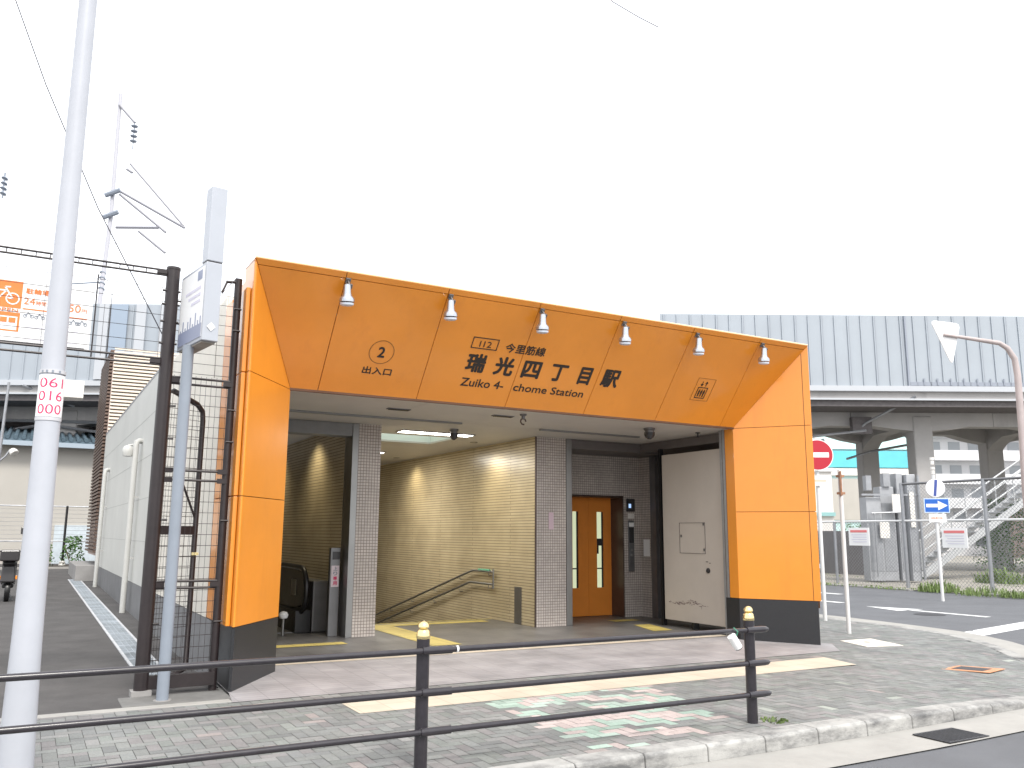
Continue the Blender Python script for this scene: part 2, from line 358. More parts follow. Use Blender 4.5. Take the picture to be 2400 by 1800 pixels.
for ia in range(-76, 130):
    for ib in range(-42, 36):
        k = (ia-ib) % 4                       # herringbone: every cell belongs to one 2 x 1 block
        if k == 0: rect = (ia*S, ib*S, ia*S+L, ib*S+S)
        elif k == 2: rect = (ia*S, ib*S-S, ia*S+S, ib*S+S)
        else: continue
        for (x0, y0, x1, y1) in (rect,):
            cx, cy = (x0+x1)/2, (y0+y1)/2
            if not (-7 < cx < 12.6 and -3.80 < cy < 3.3): continue
            if not inside(cx, cy, -.05): continue
            if cx < 8.4 and cy > -.3: continue
            if cy > 1.1 and cx < 9.0: continue
            c = rp.choice(pal)
            if zone(cx, cy):
                q = patchcol(cx, cy)
                if q: c = q
            elif rp.random() < .02: c = rp.choice([(.28,.30,.27),(.27,.24,.23)])
            k = rp.uniform(.84, 1.10); c = tuple(q*k for q in c); j = rp.uniform(-.0009, .0009)
            pv.face([(x0+gp,y0+gp,zs(x0,y0)+j),(x1-gp,y0+gp,zs(x1,y0)+j),(x1-gp,y1-gp,zs(x1,y1)+j),(x0+gp,y1-gp,zs(x0,y1)+j)], c)
tag(pv.build('pavement', tinted('paver', .8), tint=True), kind='structure')
# kerb stones and gutter following the kerb path
def resample(P, step):
    out = [Vector(P[0])]; acc = 0
    for a_, b_ in zip(P, P[1:]):
        a_, b_ = Vector(a_), Vector(b_); d = (b_-a_).length; t = step-acc
        while t <= d: out.append(a_+(b_-a_)*t/d); t += step
        acc = (d-(t-step))
    return out
kp = resample(KP, .62)
def nrm(i):
    d = (kp[min(i+1, len(kp)-1)]-kp[max(i-1, 0)]).normalized(); return Vector((d.y, -d.x))
kb = MB(); gt = MB()
for i in range(len(kp)-1):
    p, q, np_, nq = kp[i], kp[i+1], nrm(i), nrm(i+1); e_ = (q-p)*.006
    p_, q_ = p+e_, q-e_
    za, zb_ = zs(p.x, p.y)+.006, zs(q.x, q.y)+.006
    def sec(c, nn, zt): 
        pts = [(0, -.35), (0, zt-.0), (.20, zt-.0), (.225, zt-.02), (.245, -.35)]
        return [(c.x+nn.x*o_, c.y+nn.y*o_, z_) for o_, z_ in pts]
    kb.loft(sec(p_, np_, za), sec(q_, nq, zb_))
    o0, o1 = .235, .80 if p.x < 8 else .72
    A = lambda c, nn, o_: (c.x+nn.x*o_, c.y+nn.y*o_, zr(c.x+nn.x*o_)+.012)
    gt.face([A(p, np_, o0), A(p, np_, o1), A(q, nq, o1), A(q, nq, o0)])
tag(kb.build('kerb', KERB, bevel=.012), kind='structure')
tag(gt.build('gutter', CONCL), kind='structure')
# beige strip, ramp paving, edging
s = MB()
s.face([(.86,-1.53,.004),(7.55,-1.53,.004),(7.72,-.86,.004),(.86,-.86,.004)])
tag(s.build('beige_paving', BEIGET), kind='structure')
s = MB(); s.face([(-.06,-.47,.005),(8.45,-.52,.005),(9.0,.1,.007),(8.75,.9,.02),(8.72,1.35,.05),(0,1.35,.05),(-.0,0.,.012)])
tag(s.build('ramp_paving', RAMPT), kind='structure')
s = MB(); s.box(-7, -.05, -.42, -.28, -.1, .006); tag(s.build('edging_strip', CONCL, bevel=.006), kind='structure')
# alley
za_ = lambda y: .003 + .0085*max(0, y-2)
s = MB(); ys = [-.30, 2, 6, 10, 15, 20, 26, 31, 45]
for a_, b_ in zip(ys, ys[1:]):
    s.face([(-14,a_,za_(a_)),(-.04 if a_ < 20 else 3,a_,za_(a_)),(-.04 if a_ < 20 else 3,b_,za_(b_)),(-14,b_,za_(b_))])
tag(s.build('alley', ALLEY), kind='structure')
# yard across the side street
s = MB(); s.face([(22.55,-40,.0),(95,-40,.0),(95,70,.0),(22.55,70,.0)]); tag(s.build('yard', EARTH), kind='structure')
s = MB()
for i in range(60):
    y = -12+i*.62
    if 5.6 < y < 8.0: continue
    s.box(22.35, 22.55, y, y+.61, -.2, .05 if y < 5.6 else .03)
tag(s.build('yard_kerb', CONC, bevel=.012), kind='structure')
# road markings
def strip(o, d, l0, l1, w0, w1, z=None):
    d = Vector(d).normalized(); n_ = Vector((-d.y, d.x)); o = Vector(o); P = []
    for (l, w_) in ((l0, w0), (l1, w0), (l1, w1), (l0, w1)):
        p = o + d*l + n_*w_; P.append((p.x, p.y, zr(p.x)+.006))
    return P
s = MB(); s.face(strip((12.53, -.12), (.98, .2), 0, 3.0, 0, .46)); s.face(strip((12.53, -.12), (.98, .2), 3.0, 6.2, 0, .46))
s.face(strip((15.9, 1.9), (.0, 1), 0, 1.9, -.10, .10)); s.face([(15.45,3.75,-.014),(16.35,3.75,-.014),(15.88,4.95,-.014)])
s.face(strip((19.05, 8.2), (0, 1), 0, 6, 0, .28)); s.face(strip((16.4, 5.95), (-.02, 1), 0, 4, 0, .25))
tag(s.build('road_markings', PAINT), kind='structure')

# ================================================================== STATION ENTRANCE
ST = thing('station_entrance', (4.36, 0, 0), 'orange framed subway station entrance with dark stone base and splayed portal', 'station entrance')
LH = math.hypot(DD, BB); HV = Vector((0, DD, -BB))/LH; HU = Vector((1, 0, 0)); HN = HU.cross(HV)   # header plane: u along, v down the slope
HN = -HN if HN.y > 0 else HN
HO = Vector((0, 0, H))
def hp(u, v, n_=0): return HO + HU*u + HV*v + HN*n_
# header: rim strip and seven panels, open joints over a dark backing
def lim(v): return (AL*v/LH, W-AR*v/LH)
seams = [1.057, 2.384, 3.718, 5.036, 6.366, 7.70]
hd = MB(); gp = .0045
def slab(u0a, u0b, u1a, u1b, v0, v1):
    A = [hp(u0a, v0), hp(u1a, v0), hp(u1b, v1), hp(u0b, v1)]; Bk = [hp(u0a, v0, -.03), hp(u1a, v0, -.03), hp(u1b, v1, -.03), hp(u0b, v1, -.03)]
    hd.loft(Bk, A)
for row, (v0, v1) in enumerate(((.0, .072), (.081, LH-.004))):
    l0, r0 = lim(v0); l1, r1 = lim(v1); cuts = [None]+seams+[None]
    for a_, b_ in zip(cuts, cuts[1:]):
        u0a, u0b = (l0+.006, l1+.006) if a_ is None else (a_+gp, a_+gp)
        u1a, u1b = (r0-.006, r1-.006) if b_ is None else (b_-gp, b_-gp)
        if a_ is not None and False: pass
        slab(u0a, u0b, u1a, u1b, v0, v1)
HEAD = hd.build('header', ORANGE, ST)
bk = MB(); bk.loft([hp(.05, .02, -.034), hp(W-.05, .02, -.034), hp(W-AR-.02, LH-.01, -.034), hp(AL+.02, LH-.01, -.034)],
                   [hp(.05, .02, -.10), hp(W-.05, .02, -.10), hp(W-AR-.02, LH-.01, -.10), hp(AL+.02, LH-.01, -.10)])
bk.build('header_backing', DARKSEAM, ST)
# lettering on the header, y upwards = -v
TU, TV = HU, -HV
def htext(s, u0, u1, v0, v1, m_=INK, bold=0., name='lettering', **k): return text(s, name, HO, TU, TV, u0, u1, -v1, -v0, m_, HEAD, bold, **k)
htext('2', 1.69, 1.785, .905, 1.055, bold=.035)
htext('出入口', 1.55, 1.94, 1.195, 1.30, bold=.02)
htext('I', 3.03, 3.045, .648, .735, bold=.0); htext('12', 3.09, 3.205, .648, .735)
htext('今里筋線', 3.42, 4.045, .628, .768, bold=.02)
for ch, (u0, u1, v0, v1) in zip('瑞光四丁目駅', ((2.925,3.21,.835,1.118),(3.35,3.645,.835,1.12),(3.785,4.07,.85,1.118),(4.235,4.505,.85,1.118),(4.715,4.92,.845,1.125),(5.11,5.415,.835,1.125))):
    htext(ch, u0, u1, v0, v1, bold=.038)
htext('Zuiko 4-', 2.935, 3.585, 1.208, 1.335, bold=.02); htext('chome Station', 3.745, 4.905, 1.215, 1.335, bold=.02)
def hframe(u0, u1, v0, v1, t, m_, name):
    b = MB()
    for (a_, b_, c_, d_) in ((u0,u1,v0,v0+t),(u0,u1,v1-t,v1),(u0,u0+t,v0+t,v1-t),(u1-t,u1,v0+t,v1-t)):
        b.loft([hp(a_,c_,.002), hp(b_,c_,.002), hp(b_,d_,.002), hp(a_,d_,.002)], [hp(a_,c_,.005), hp(b_,c_,.005), hp(b_,d_,.005), hp(a_,d_,.005)])
    return b.build(name, m_, HEAD)
hframe(2.915, 3.30, .60, .765, .012, INK, 'number_frame')
b = MB(); k = 40
for i in range(k):
    a0, a1 = 2*math.pi*i/k, 2*math.pi*(i+1)/k; c = (1.738, .98)
    P = lambda a_, r_, n_: hp(c[0]+r_*math.cos(a_), c[1]+r_*math.sin(a_), n_)
    b.loft([P(a0,.165,.002),P(a1,.165,.002),P(a1,.157,.002),P(a0,.157,.002)], [P(a0,.165,.004),P(a1,.165,.004),P(a1,.157,.004),P(a0,.157,.004)])
b.build('number_ring', INKF, HEAD)
# lift pictogram
hframe(6.85, 7.20, .79, 1.18, .004, INKF, 'pictogram_frame'); hframe(6.915, 7.11, .945, 1.14, .013, INK, 'pictogram_cabin')
b = MB()
def hq(P, n0=.002, n1=.005): b.loft([hp(u, v, n0) for u, v in P], [hp(u, v, n1) for u, v in P])
for i in range(3):
    c = 6.965+i*.048
    hq([(c-.008,.985),(c+.008,.985),(c+.008,1.0),(c-.008,1.0)]); hq([(c-.016,1.006),(c+.016,1.006),(c+.016,1.06),(c-.016,1.06)]); hq([(c-.011,1.062),(c+.011,1.062),(c+.011,1.11),(c-.011,1.11)])
for (c, sg) in ((6.965, 1), (7.045, -1)):
    t = .885+sg*.045; hq([(c-.006,.845),(c+.006,.845),(c+.006,.925),(c-.006,.925)])
    hq([(c,t),(c+.028,t-sg*.034),(c+.018,t-sg*.042),(c,t-sg*.018)]); hq([(c,t),(c-.028,t-sg*.034),(c-.018,t-sg*.042),(c,t-sg*.018)])
b.build('pictogram', INK, HEAD)

# splayed piers
def pier(mir, name):
    fx = (lambda x: x) if not mir else (lambda x: W-x)
    AW = AL if not mir else AR; r = .07 if not mir else .014
    # rounded outer corner between side face (x=0) and splay
    sdv = Vector((AW, DD)).normalized(); arc = []
    c0, c1 = Vector((0, r)), sdv*r
    for i in range(7):
        t = i/6; arc.append((c0*(1-t)**2 + c1*t*t))
    def poly(t, inset=0.):
        ins = [Vector((AW*t, DD*t)), Vector((AW*t, DD*t+.18)), Vector((.30*t+.0, .9))] if t > .2 else [Vector((AW*t+.02, DD*t+.03)), Vector((AW*t+.04, DD*t+.20)), Vector((.06, .5))]
        P = [Vector((0, .9 if t > .2 else .5))] + arc + ins
        return [(fx(p.x), p.y) for p in P]
    mb = MB(); tmin = .12
    zt = [ZB+.006, 2.010-.004, 2.010+.004, ZO-.004, ZO+.004, H-BB*tmin]
    full = poly(1.0)
    def lay(z0, z1, A, B2): mb.loft([(p[0], p[1], z0) for p in A], [(p[0], p[1], z1) for p in B2])
    lay(zt[0], zt[1], full, full); lay(zt[2], zt[3], full, full)
    t4 = (H-zt[4])/BB; lay(zt[4], zt[5], poly(t4), poly(tmin+.0801))
    o = mb.build(name, ORANGE, ST)
    cap = MB(); cp_ = [(fx(p.x), p.y) for p in ([Vector((0, .5))]+arc+[Vector((AW*tmin, DD*tmin)), Vector((.09, .5))])]
    ce = [(fx(p.x), p.y) for p in ([Vector((0, .5))]+arc+[c1*1.02, Vector((.03, .5))])]
    cap.loft([(p[0], p[1], zt[5]) for p in cp_], [(p[0], p[1], H) for p in ce]); cap.build('pier_tip', ORANGE, o)
    sm = MB(); core = [(fx(p.x), p.y) for p in ([Vector((.012, .9)), Vector((.012, .09 if not mir else .025))]+[Vector((AW-.004, DD+.012)), Vector((AW-.012, DD+.29)), Vector((.30, .9))])]
    sm.prism(core, ZB-.1, ZO+.02); sm.build('joint_backing', DARKSEAM, o)
    pl = MB(); pp = [(fx(p.x), p.y) for p in ([Vector((.004, .9)), Vector((.004, .06)), Vector((.03, .045))]+[Vector((AW-.003, DD+.003)), Vector((AW-.003, DD+.30)), Vector((.30, .9))])]
    pl.prism(pp, -.2, ZB); pl.build('base_plinth', GRANITE, ST)
    return o
pier(False, 'splay_pier'); PR = pier(True, 'splay_pier')
# fine vertical joint near the outer edge of the far splay
b = MB(); sdv = Vector((-AR, DD, 0)).normalized(); nn = Vector((-DD, -AR, 0)).normalized(); p0 = Vector((W, 0, 0))+sdv*.115
b.obox(p0, sdv, nn, (0,0,1), -.004, .004, -.02, .0012, ZB+.01, H-BB*.095); b.build('vertical_joint', DARKSEAM, PR)
# top cap, parapet, roof body
b = MB(); b.loft([(0,.06,H-.0),(W,.06,H),(W,.5,H),(0,.5,H)], [(.0,.0,H+.012),(W,.0,H+.012),(W,.5,H+.012),(0,.5,H+.012)]); b.build('top_flashing', ORANGE, ST); MB().tube([(.0,.012,H+.012),(W,.012,H+.012)], .014, 10).build('edge_glint', mat('pale_edge_glint', (.80,.55,.30), .3, coat=.6), ST, smooth=True)  # added pale tube: bright sky highlight of the top edge put into its colour
b = MB(); b.box(.02, W-.02, .35, .5, 4.2, H-.001); b.box(.0, 8.95, .5, 20, 4.25, 4.37); b.build('roof', CONC, ST)
# long side wall: orange return, ribbed cladding, smooth wall
b = MB(); b.box(-.05, .12, .9, 1.25, ZB+.006, 2.006); b.box(-.05, .12, .9, 1.25, 2.014, 3.359); b.box(-.05, .12, .9, 1.25, 3.367, 4.37)
b.box(-.012, .12, .5, .9, 3.6, 4.37); b.box(-.05, -.004, .13, .9, ZB+.006, 2.006); b.box(-.05, -.004, .13, .9, 2.014, 3.359); b.box(-.05, -.004, .13, .9, 3.367, 4.33); b.build('orange_return', ORANGE, ST, bevel=.008)
b = MB(); b.box(-.03, .12, 1.251, 7.0, ZB, 4.50); y = 1.27
while y < 6.98: b.box(-.052, -.031, y, y+.036, ZB+.004, 4.498); y += .06
b.build('ribbed_wall', RIBW, ST)
b = MB(); b.box(-.05, .12, 7.0, 19.93, ZB, 4.59); b.build('smooth_wall', SMOOTHW, ST)
b = MB()
for z_ in (1.45, 2.25, 3.05, 3.85): b.box(-.0525, -.0495, 7.0, 19.93, z_, z_+.010)
b.build('wall_joint', mat('joint_grey', (.42,.42,.40), .7), ST)
b = MB(); b.box(-.056, .12, 7.0, 19.95, 4.591, 4.64); b.build('wall_coping', mat('coping_grey', (.30,.30,.31), .5), ST)
b = MB(); b.box(-.048, .12, .9, 19.93, -.2, ZB-.004); b.build('wall_base', WALLBASE, ST)
b = MB(); b.box(9.0, 9.12, .9, 20, -.2, 4.3); b.build('far_side_wall', SMOOTHW, ST)
# louvre tower at the back
tw = MB(); tw.box(.0, 4, 20.02, 24.0, .95, 7.3); TW = tw.build('louvre_tower', TOWERB, ST)
b = MB(); z_ = 4.55
while z_ < 7.38: b.box(-.02, 4.02, 19.955, 20.02, z_, z_+.062); z_ += .112
b.build('front_slats', SLATC, TW)
b = MB(); z_ = 1.0
while z_ < 7.38: b.box(-.13, -.0, 20.03, 24.05, z_, z_+.062); z_ += .112
b.build('side_slats', SLATB, TW)
b = MB(); b.box(-.03, 0.0, 20.0, 24.0, .9, 7.3); b.build('slat_backing', mat('slat_pink', (.50,.40,.36), .7), TW)
b = MB(); b.box(-.55, 4, 20.0, 24.6, 0, .62); b.build('tower_plinth', CONC, ST, bevel=.02)
# downpipes on the side wall
for (y, zt, hood) in ((9.4, 3.45, True), (17.2, 3.35, False)):
    b = MB(); b.tube([(-.17,y,.05),(-.17,y,zt-.12),(-.165,y+.01,zt-.03),(-.11,y+.06,zt),(-.04,y+.1,zt)], .055, 14)
    for z_ in (1.1, 2.3): b.box(-.18, -.045, y-.02, y+.02, z_, z_+.03)
    o = b.build('downpipe', PIPEW, ST, smooth=True)
    if hood:
        h = MB(); h.lathe((-.31, y+.05, zt-.2), (0,-.0,-1), [(-.10,.02),(-.09,.06),(-.04,.10),(.05,.105),(.12,.09),(.13,.02)]); h.cyl((-.31,y+.05,zt-.1),(-.17,y+.02,zt-.08), .02)
        h.build('hood', PIPEW, o, smooth=True)

# ---- interior
b = MB(); b.face([(.0,1.35,.05),(9.0,1.35,.05),(9.0,5.35,.05),(.0,5.35,.05)]); tag(b.build('concourse_floor', FLOORT), kind='structure')
b = MB(); b.face([(.72,1.36,.054),(8.0,1.28,.054),(8.0,1.46,.054),(.72,1.54,.054)])
tag(b.build('threshold_strip', BEIGET), kind='structure')
b = MB(); b.face([(.9,2.95,.055),(2.25,2.95,.055),(2.25,3.22,.055),(.9,3.22,.055)]); b.face([(2.95,4.93,.055),(5.6,4.93,.055),(5.6,5.22,.055),(2.95,5.22,.055)])
b.face([(3.25,2.2,.055),(3.72,2.2,.055),(3.72,4.92,.055),(3.25,4.92,.055)]); b.face([(7.35,2.35,.055),(7.75,2.35,.055),(8.0,3.3,.055),(7.65,3.3,.055)]); b.face([(7.7,3.9,.055),(8.3,3.9,.055),(8.3,4.2,.055),(7.7,4.2,.055)])
tag(b.build('tactile_paving', YELT), kind='structure')
b = MB(); n = 12
for i in range(n):
    y = 5.35+i*.6; b.box(2.9, 5.87, y, y+.62, -3.0, .045-.148*(i+1)+.0)
b.build('stair_flight', FLOORT, ST)
b = MB(); b.box(2.9, 5.87, 5.35, 5.40, .046, .056); b.build('stair_nosing', YELT, ST)
b = MB(); b.box(2.45, 2.9, 4.08, 14, -3.2, 3.36); b.build('dividing_wall', CTILE, ST)
b = MB(); b.box(5.87, 5.874, 3.74, 3.95, .05, 3.36); b.box(5.87, 6.2, 3.95, 14, -3.2, 3.36); b.build('stair_wall', CTILE, ST)
b = MB(); b.box(.0, 9.0, 13.4, 13.6, -3.2, 3.36); b.build('rear_wall', mat('rear_cream', (.42,.37,.27), .5, var=.08), ST)
b = MB(); b.box(.5, .72, 1.3, 13.4, -3.2, 3.36); b.build('escalator_wall', CTILE, ST)
PCOL = MB().box(2.555, 2.93, 3.70, 4.078, .05, 3.36).build('tiled_column', MOSX, ST)
b = MB(); b.box(2.45, 2.552, 3.69, 4.07, .05, 3.36); b.build('steel_trim', STEEL, PCOL, bevel=.004)
SH = MB().box(5.875, 6.50, 3.72, 4.6, .05, 3.36).build('lift_pillar', MOSX, ST)
b = MB(); b.box(6.503, 6.62, 3.705, 4.59, .05, 3.36); b.build('steel_trim', STEEL, SH, bevel=.004); b = MB(); b.box(5.852, 5.8735, 3.712, 3.738, .05, 3.36); b.build('corner_bead', LIFTJ, SH)
b = MB(); b.box(6.13, 6.23, 3.712, 3.7195, 1.72, 2.02); b.build('notice', PINKP, SH)
b = MB(); b.box(5.858, 5.8695, 4.22, 4.46, .06, .70); b.build('hatch', STEELD, SH)
# lift front wall with recess
b = MB(); b.box(6.501, 7.10, 4.6, 5.2, .05, 3.36); b.box(8.43, 8.85, 4.6, 5.2, .05, 3.36); b.box(7.10, 8.43, 4.6, 5.2, 2.405, 3.36); LW = b.build('lift_wall', MOSX, ST)
b = MB(); b.box(8.851, 9.0, 4.27, 5.2, .05, 3.36); b.build('lift_side_wall', MOSY, ST)
b = MB(); b.box(7.10, 8.43, 4.592, 4.62, 2.38, 2.404); b.box(7.10, 7.12, 4.62, 5.0, .052, 2.38); b.box(8.41, 8.43, 4.596, 5.0, .052, 2.38); b.box(7.12, 8.41, 4.62, 5.0, 2.37, 2.38); b.build('lift_jamb', LIFTJ, ST)
for (x0, x1, wx0, wx1) in ((7.12, 7.853, 7.475, 7.615), (7.857, 8.41, 8.06, 8.22)):
    b = MB(); b.box(x0, wx0, 5.0, 5.04, .06, 2.37); b.box(wx1, x1, 5.0, 5.04, .06, 2.37); b.box(wx0, wx1, 5.0, 5.04, .06, .60); b.box(wx0, wx1, 5.0, 5.04, 2.09, 2.37)
    d = b.build('lift_door', LIFTOR, ST)
    MB().box(wx0, wx1-.035, 5.025, 5.03, .60, 2.09).build('window', GLASSW, d); b = MB(); b.box(wx1-.035, wx1, 5.018, 5.034, .60, 2.09)
    if x0 > 7.5: b.box(wx0+.01, wx1-.04, 5.012, 5.022, 1.42, 1.56); b.box(wx0+.005, wx0+.05, 5.012, 5.022, 1.26, 1.42)
    b.box(wx0, wx1-.035, 5.018, 5.024, .96, .985); b.build('window_frame', DARKP, d)
b = MB(); b.box(6.7, 8.9, 5.2, 7.0, .0, 2.6); b.build('lift_car', mat('lift_car_cream', (.6,.6,.5), .5), ST)
b = MB(); b.box(8.50, 8.70, 4.572, 4.599, 2.10, 2.35); DISP = b.build('floor_display', DARKP, ST, bevel=.006); MB().box(8.545, 8.60, 4.566, 4.5715, 2.17, 2.25).build('digit', mat('display_blue', (.2,.3,.5), .3, emit=(.4,.6,1.), es=.5), DISP)
b = MB(); b.box(8.535, 8.675, 4.575, 4.599, .92, 1.92); CP_ = b.build('call_panel', STEELD, ST, bevel=.006)
b = MB(); b.box(8.545, 8.665, 4.57, 4.5745, 1.80, 1.88); b.build('panel_plate', SIGNW, CP_); b = MB(); b.box(8.55, 8.66, 4.57, 4.5745, 1.48, 1.78); b.build('speaker_panel', DARKP, CP_); b = MB()
for z_ in (1.34, 1.24): b.lathe((8.605, 4.576, z_), (0,-1,0), [(0,.028),(.008,.028),(.012,.02)])
b.build('call_button', STEEL, CP_)
MB().box(8.54, 8.69, 4.59, 4.599, 1.96, 2.06).build('paper_label', DIRTW, ST)
MB().box(8.842, 8.8505, 4.31, 4.50, 1.22, 1.55).build('paper_notice', SIGNW, ST)
# bulkheads
MB().box(.72, 2.445, 3.70, 4.0, 3.155, 3.355).build('escalator_bulkhead', BULK, ST)
MB().box(6.63, 8.84, 3.72, 4.598, 3.19, 3.355).build('lift_bulkhead', BULKD, ST)
# ceiling with joints, skylight well and lamp slots
b = MB(); zc = 3.362; X0, X1, Y0, Y1 = .5, 9.0, 1.03, 13.4
sx0, sx1, sy0, sy1 = 2.95, 4.79, 4.75, 5.97
for (x0, x1, y0, y1) in ((X0, 2.6, Y0, 2.78), (2.606, 5.3, Y0, 2.78), (5.306, X1, Y0, 2.78), (X0, sx0, 2.79, Y1), (sx1, X1, 2.79, Y1), (sx0, sx1, 2.79, sy0), (sx0, sx1, sy1, Y1)):
    b.box(x0, x1, y0, y1, zc, zc+.03)
CE = b.build('ceiling', CEIL, ST)
b = MB(); b.box(X0, X1, Y0, Y1, zc+.5, zc+.55); b.build('ceiling_void', DARKSEAM, CE)
b = MB(); b.box(sx0-.02, sx0, sy0, sy1, zc+.031, zc+.32); b.box(sx1, sx1+.02, sy0, sy1, zc+.031, zc+.32); b.box(sx0, sx1, sy0-.02, sy0, zc+.031, zc+.32); b.box(sx0, sx1, sy1, sy1+.02, zc+.031, zc+.32); b.build('skylight_kerb', mat('well_white', (.72,.78,.75), .4), CE)
b = MB(); b.box(sx0, sx1, sy0, sy1, zc+.32, zc+.34); b.build('skylight_glass', SKYL, CE)
b = MB(); b.box(X0, 3.9, 2.70, 2.76, zc-.03, zc-.001); b.box(5.35, 7.4, 2.70, 2.76, zc-.03, zc-.001); b.build('ceiling_rail', STEEL, CE)
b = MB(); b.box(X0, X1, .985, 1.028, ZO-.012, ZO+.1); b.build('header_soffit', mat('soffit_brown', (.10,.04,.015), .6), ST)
# hinged flood door on the far side, with its guide rails and jamb
b = MB(); b.box(7.995, 8.012, 1.0, 1.20, ZB+.006, 3.36); b.build('orange_jamb', ORANGE, ST); MB().box(7.998, 8.012, 1.0, 1.20, 0, ZB).build('jamb_plinth', GRANITE, ST)
b = MB(); b.box(8.0, 8.05, 1.215, 1.275, .05, 3.36); b.box(8.02, 8.05, 1.30, 1.36, .05, 3.36); b.build('door_guide', GALV, ST, bevel=.004)
FD = MB().box(8.12, 8.20, 1.455, 2.99, .165, 3.08).build('flood_door', DOORW, ST, bevel=.006)
b = MB(); 
for (y0, y1, z0, z1) in ((1.88,2.54,1.325,1.332),(1.88,2.54,1.845,1.852),(1.88,1.886,1.332,1.845),(2.534,2.54,1.332,1.845)): b.box(8.112, 8.1195, y0, y1, z0, z1)
b.build('hatch_outline', mat('hatch_line', (.16,.14,.13), .7), FD)
b = MB(); rs = random.Random(5)
for i in range(90):
    y = rs.gauss(2.32, .24); z_ = .475+rs.gauss(0, .016)+.02*math.sin(y*9); l_ = rs.uniform(.015, .07)
    if 1.6 < y < 2.9: b.face([(8.1192-i*4e-6,y,z_-.004), (8.1192-i*4e-6,y+l_,z_-.002), (8.1192-i*4e-6,y+l_*.8,z_+.006), (8.1192-i*4e-6,y+l_*.1,z_+.007)])
b.build('scuff_mark', mat('scuff_brown', (.20,.155,.15), .6), FD)
b = MB(); b.lathe((8.121, 1.83, 1.05), (-1,0,0), [(0,.045),(.012,.045),(.02,.03),(.03,.028)]); b.box(8.113, 8.1195, 1.77, 1.80, 1.17, 1.18); b.box(8.113, 8.1195, 1.83, 1.88, 1.19, 1.20); b.build('door_knob', DARKP, FD)
b = MB(); 
for (y, z_) in ((1.9,1.80),(1.9,1.37),(2.48,1.60)): b.box(8.108, 8.1195, y, y+.03, z_, z_+.045)
b.build('hinge', STEELD, FD)
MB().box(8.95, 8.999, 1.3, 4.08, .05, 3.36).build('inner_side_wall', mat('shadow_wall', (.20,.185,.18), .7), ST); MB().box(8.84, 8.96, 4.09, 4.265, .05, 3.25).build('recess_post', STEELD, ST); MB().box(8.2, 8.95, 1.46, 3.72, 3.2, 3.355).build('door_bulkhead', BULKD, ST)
b = MB(); b.box(8.12, 8.20, 3.04, 3.09, .05, 3.2); b.box(8.1, 8.21, 2.2, 2.26, .052, .16); b.build('door_post', BLACK, ST)

# ---- things inside the entrance
def lamp_strip(x0, x1, y0, y1, label, en=24):
    t = thing('ceiling_light', ((x0+x1)/2, (y0+y1)/2, zc), label, 'ceiling light', 'strip lights on the entrance ceiling')
    MB().box(x0, x1, y0, y1, zc-.018, zc-.004).build('diffuser', LAMPON, t)
    b = MB(); b.box(x0-.02, x1+.02, y0-.02, y0-.001, zc-.022, zc-.001); b.box(x0-.02, x1+.02, y1+.001, y1+.02, zc-.022, zc-.001); b.box(x0-.02, x0-.001, y0, y1, zc-.022, zc-.001); b.box(x1+.001, x1+.02, y0, y1, zc-.022, zc-.001); b.build('frame', STEEL, t)
    l = bpy.data.lights.new('tube', 'AREA'); l.shape = 'RECTANGLE'; l.size = x1-x0; l.size_y = y1-y0; l.energy = en; l.color = (1., .95, .85)
    o = bpy.data.objects.new('tube', l); COL.objects.link(o); o.parent = t; o.location = (0, 0, -.03)
lamp_strip(3.45, 4.79, 4.05, 4.34, 'long lit strip light in front of the skylight'); lamp_strip(3.3, 4.62, 7.95, 8.25, 'lit strip light farther back beyond the skylight', 48)
def downlight(x, y, tx, ty, tz, en, label):
    t = thing('downlight', (x, y, zc), label, 'downlight', 'wall washing downlights')
    MB().lathe((x, y, zc-.001), (0,0,-1), [(0,.075),(.006,.075),(.01,.06)]).build('bezel', STEEL, t)
    l = bpy.data.lights.new('spot', 'SPOT'); l.energy = en; l.spot_size = R_(118); l.spot_blend = 1.0; l.shadow_soft_size = .09; l.color = (1., .86, .58)
    o = bpy.data.objects.new('spot', l); COL.objects.link(o); o.parent = t; o.location = (0, 0, -.04)
    o.rotation_euler = (Vector((tx, ty, tz))-Vector((x, y, zc-.04))).to_track_quat('-Z', 'Y').to_euler()
downlight(5.36, 9.15, 5.80, 9.15, 2.2, 28, 'downlight washing the deep end of the stair wall')
downlight(5.36, 5.2, 5.80, 5.2, 2.2, 25, 'downlight washing the stair wall beside the handrail')
downlight(1.97, 5.55, 2.40, 5.55, 2.2, 28, 'downlight washing the cream wall above the escalator')
downlight(1.97, 8.1, 2.40, 8.1, 2.2, 28, 'downlight behind the orange pier over the escalator')
# stair handrail
t = thing('stair_handrail', (5.8, 5.2, .05), 'double steel stair handrail on the cream tiled wall', 'handrail')
MB().tube([(5.79,5.15,.93),(5.79,5.96,.93),(5.79,6.1,.91),(5.79,11.6,-.42)], .021, 12).build('upper_rail', STEEL, t, smooth=True)
MB().tube([(5.79,5.15,.70),(5.79,6.08,.70),(5.79,6.2,.68),(5.79,11.6,-.64)], .021, 12).build('lower_rail', STEEL, t, smooth=True)
MB().tube([(5.79,5.15,.62),(5.79,5.15,.98)], .018, 10).build('end_post', STEEL, t, smooth=True)
b = MB()
for i in range(5):
    y = 5.35+i*1.25; z_ = .93-max(0, y-6.05)*.242
    for dz in (0, -.235): b.tube([(5.868,y,z_+dz-.07),(5.80,y,z_+dz-.07),(5.79,y,z_+dz-.02)], .008, 8)
b.build('bracket', STEELD, t)
MB().tube([(5.79,5.3,.953),(5.79,5.75,.953)], .022, 8).build('braille_strip', mat('green_strip', (.1,.35,.22), .6), t)
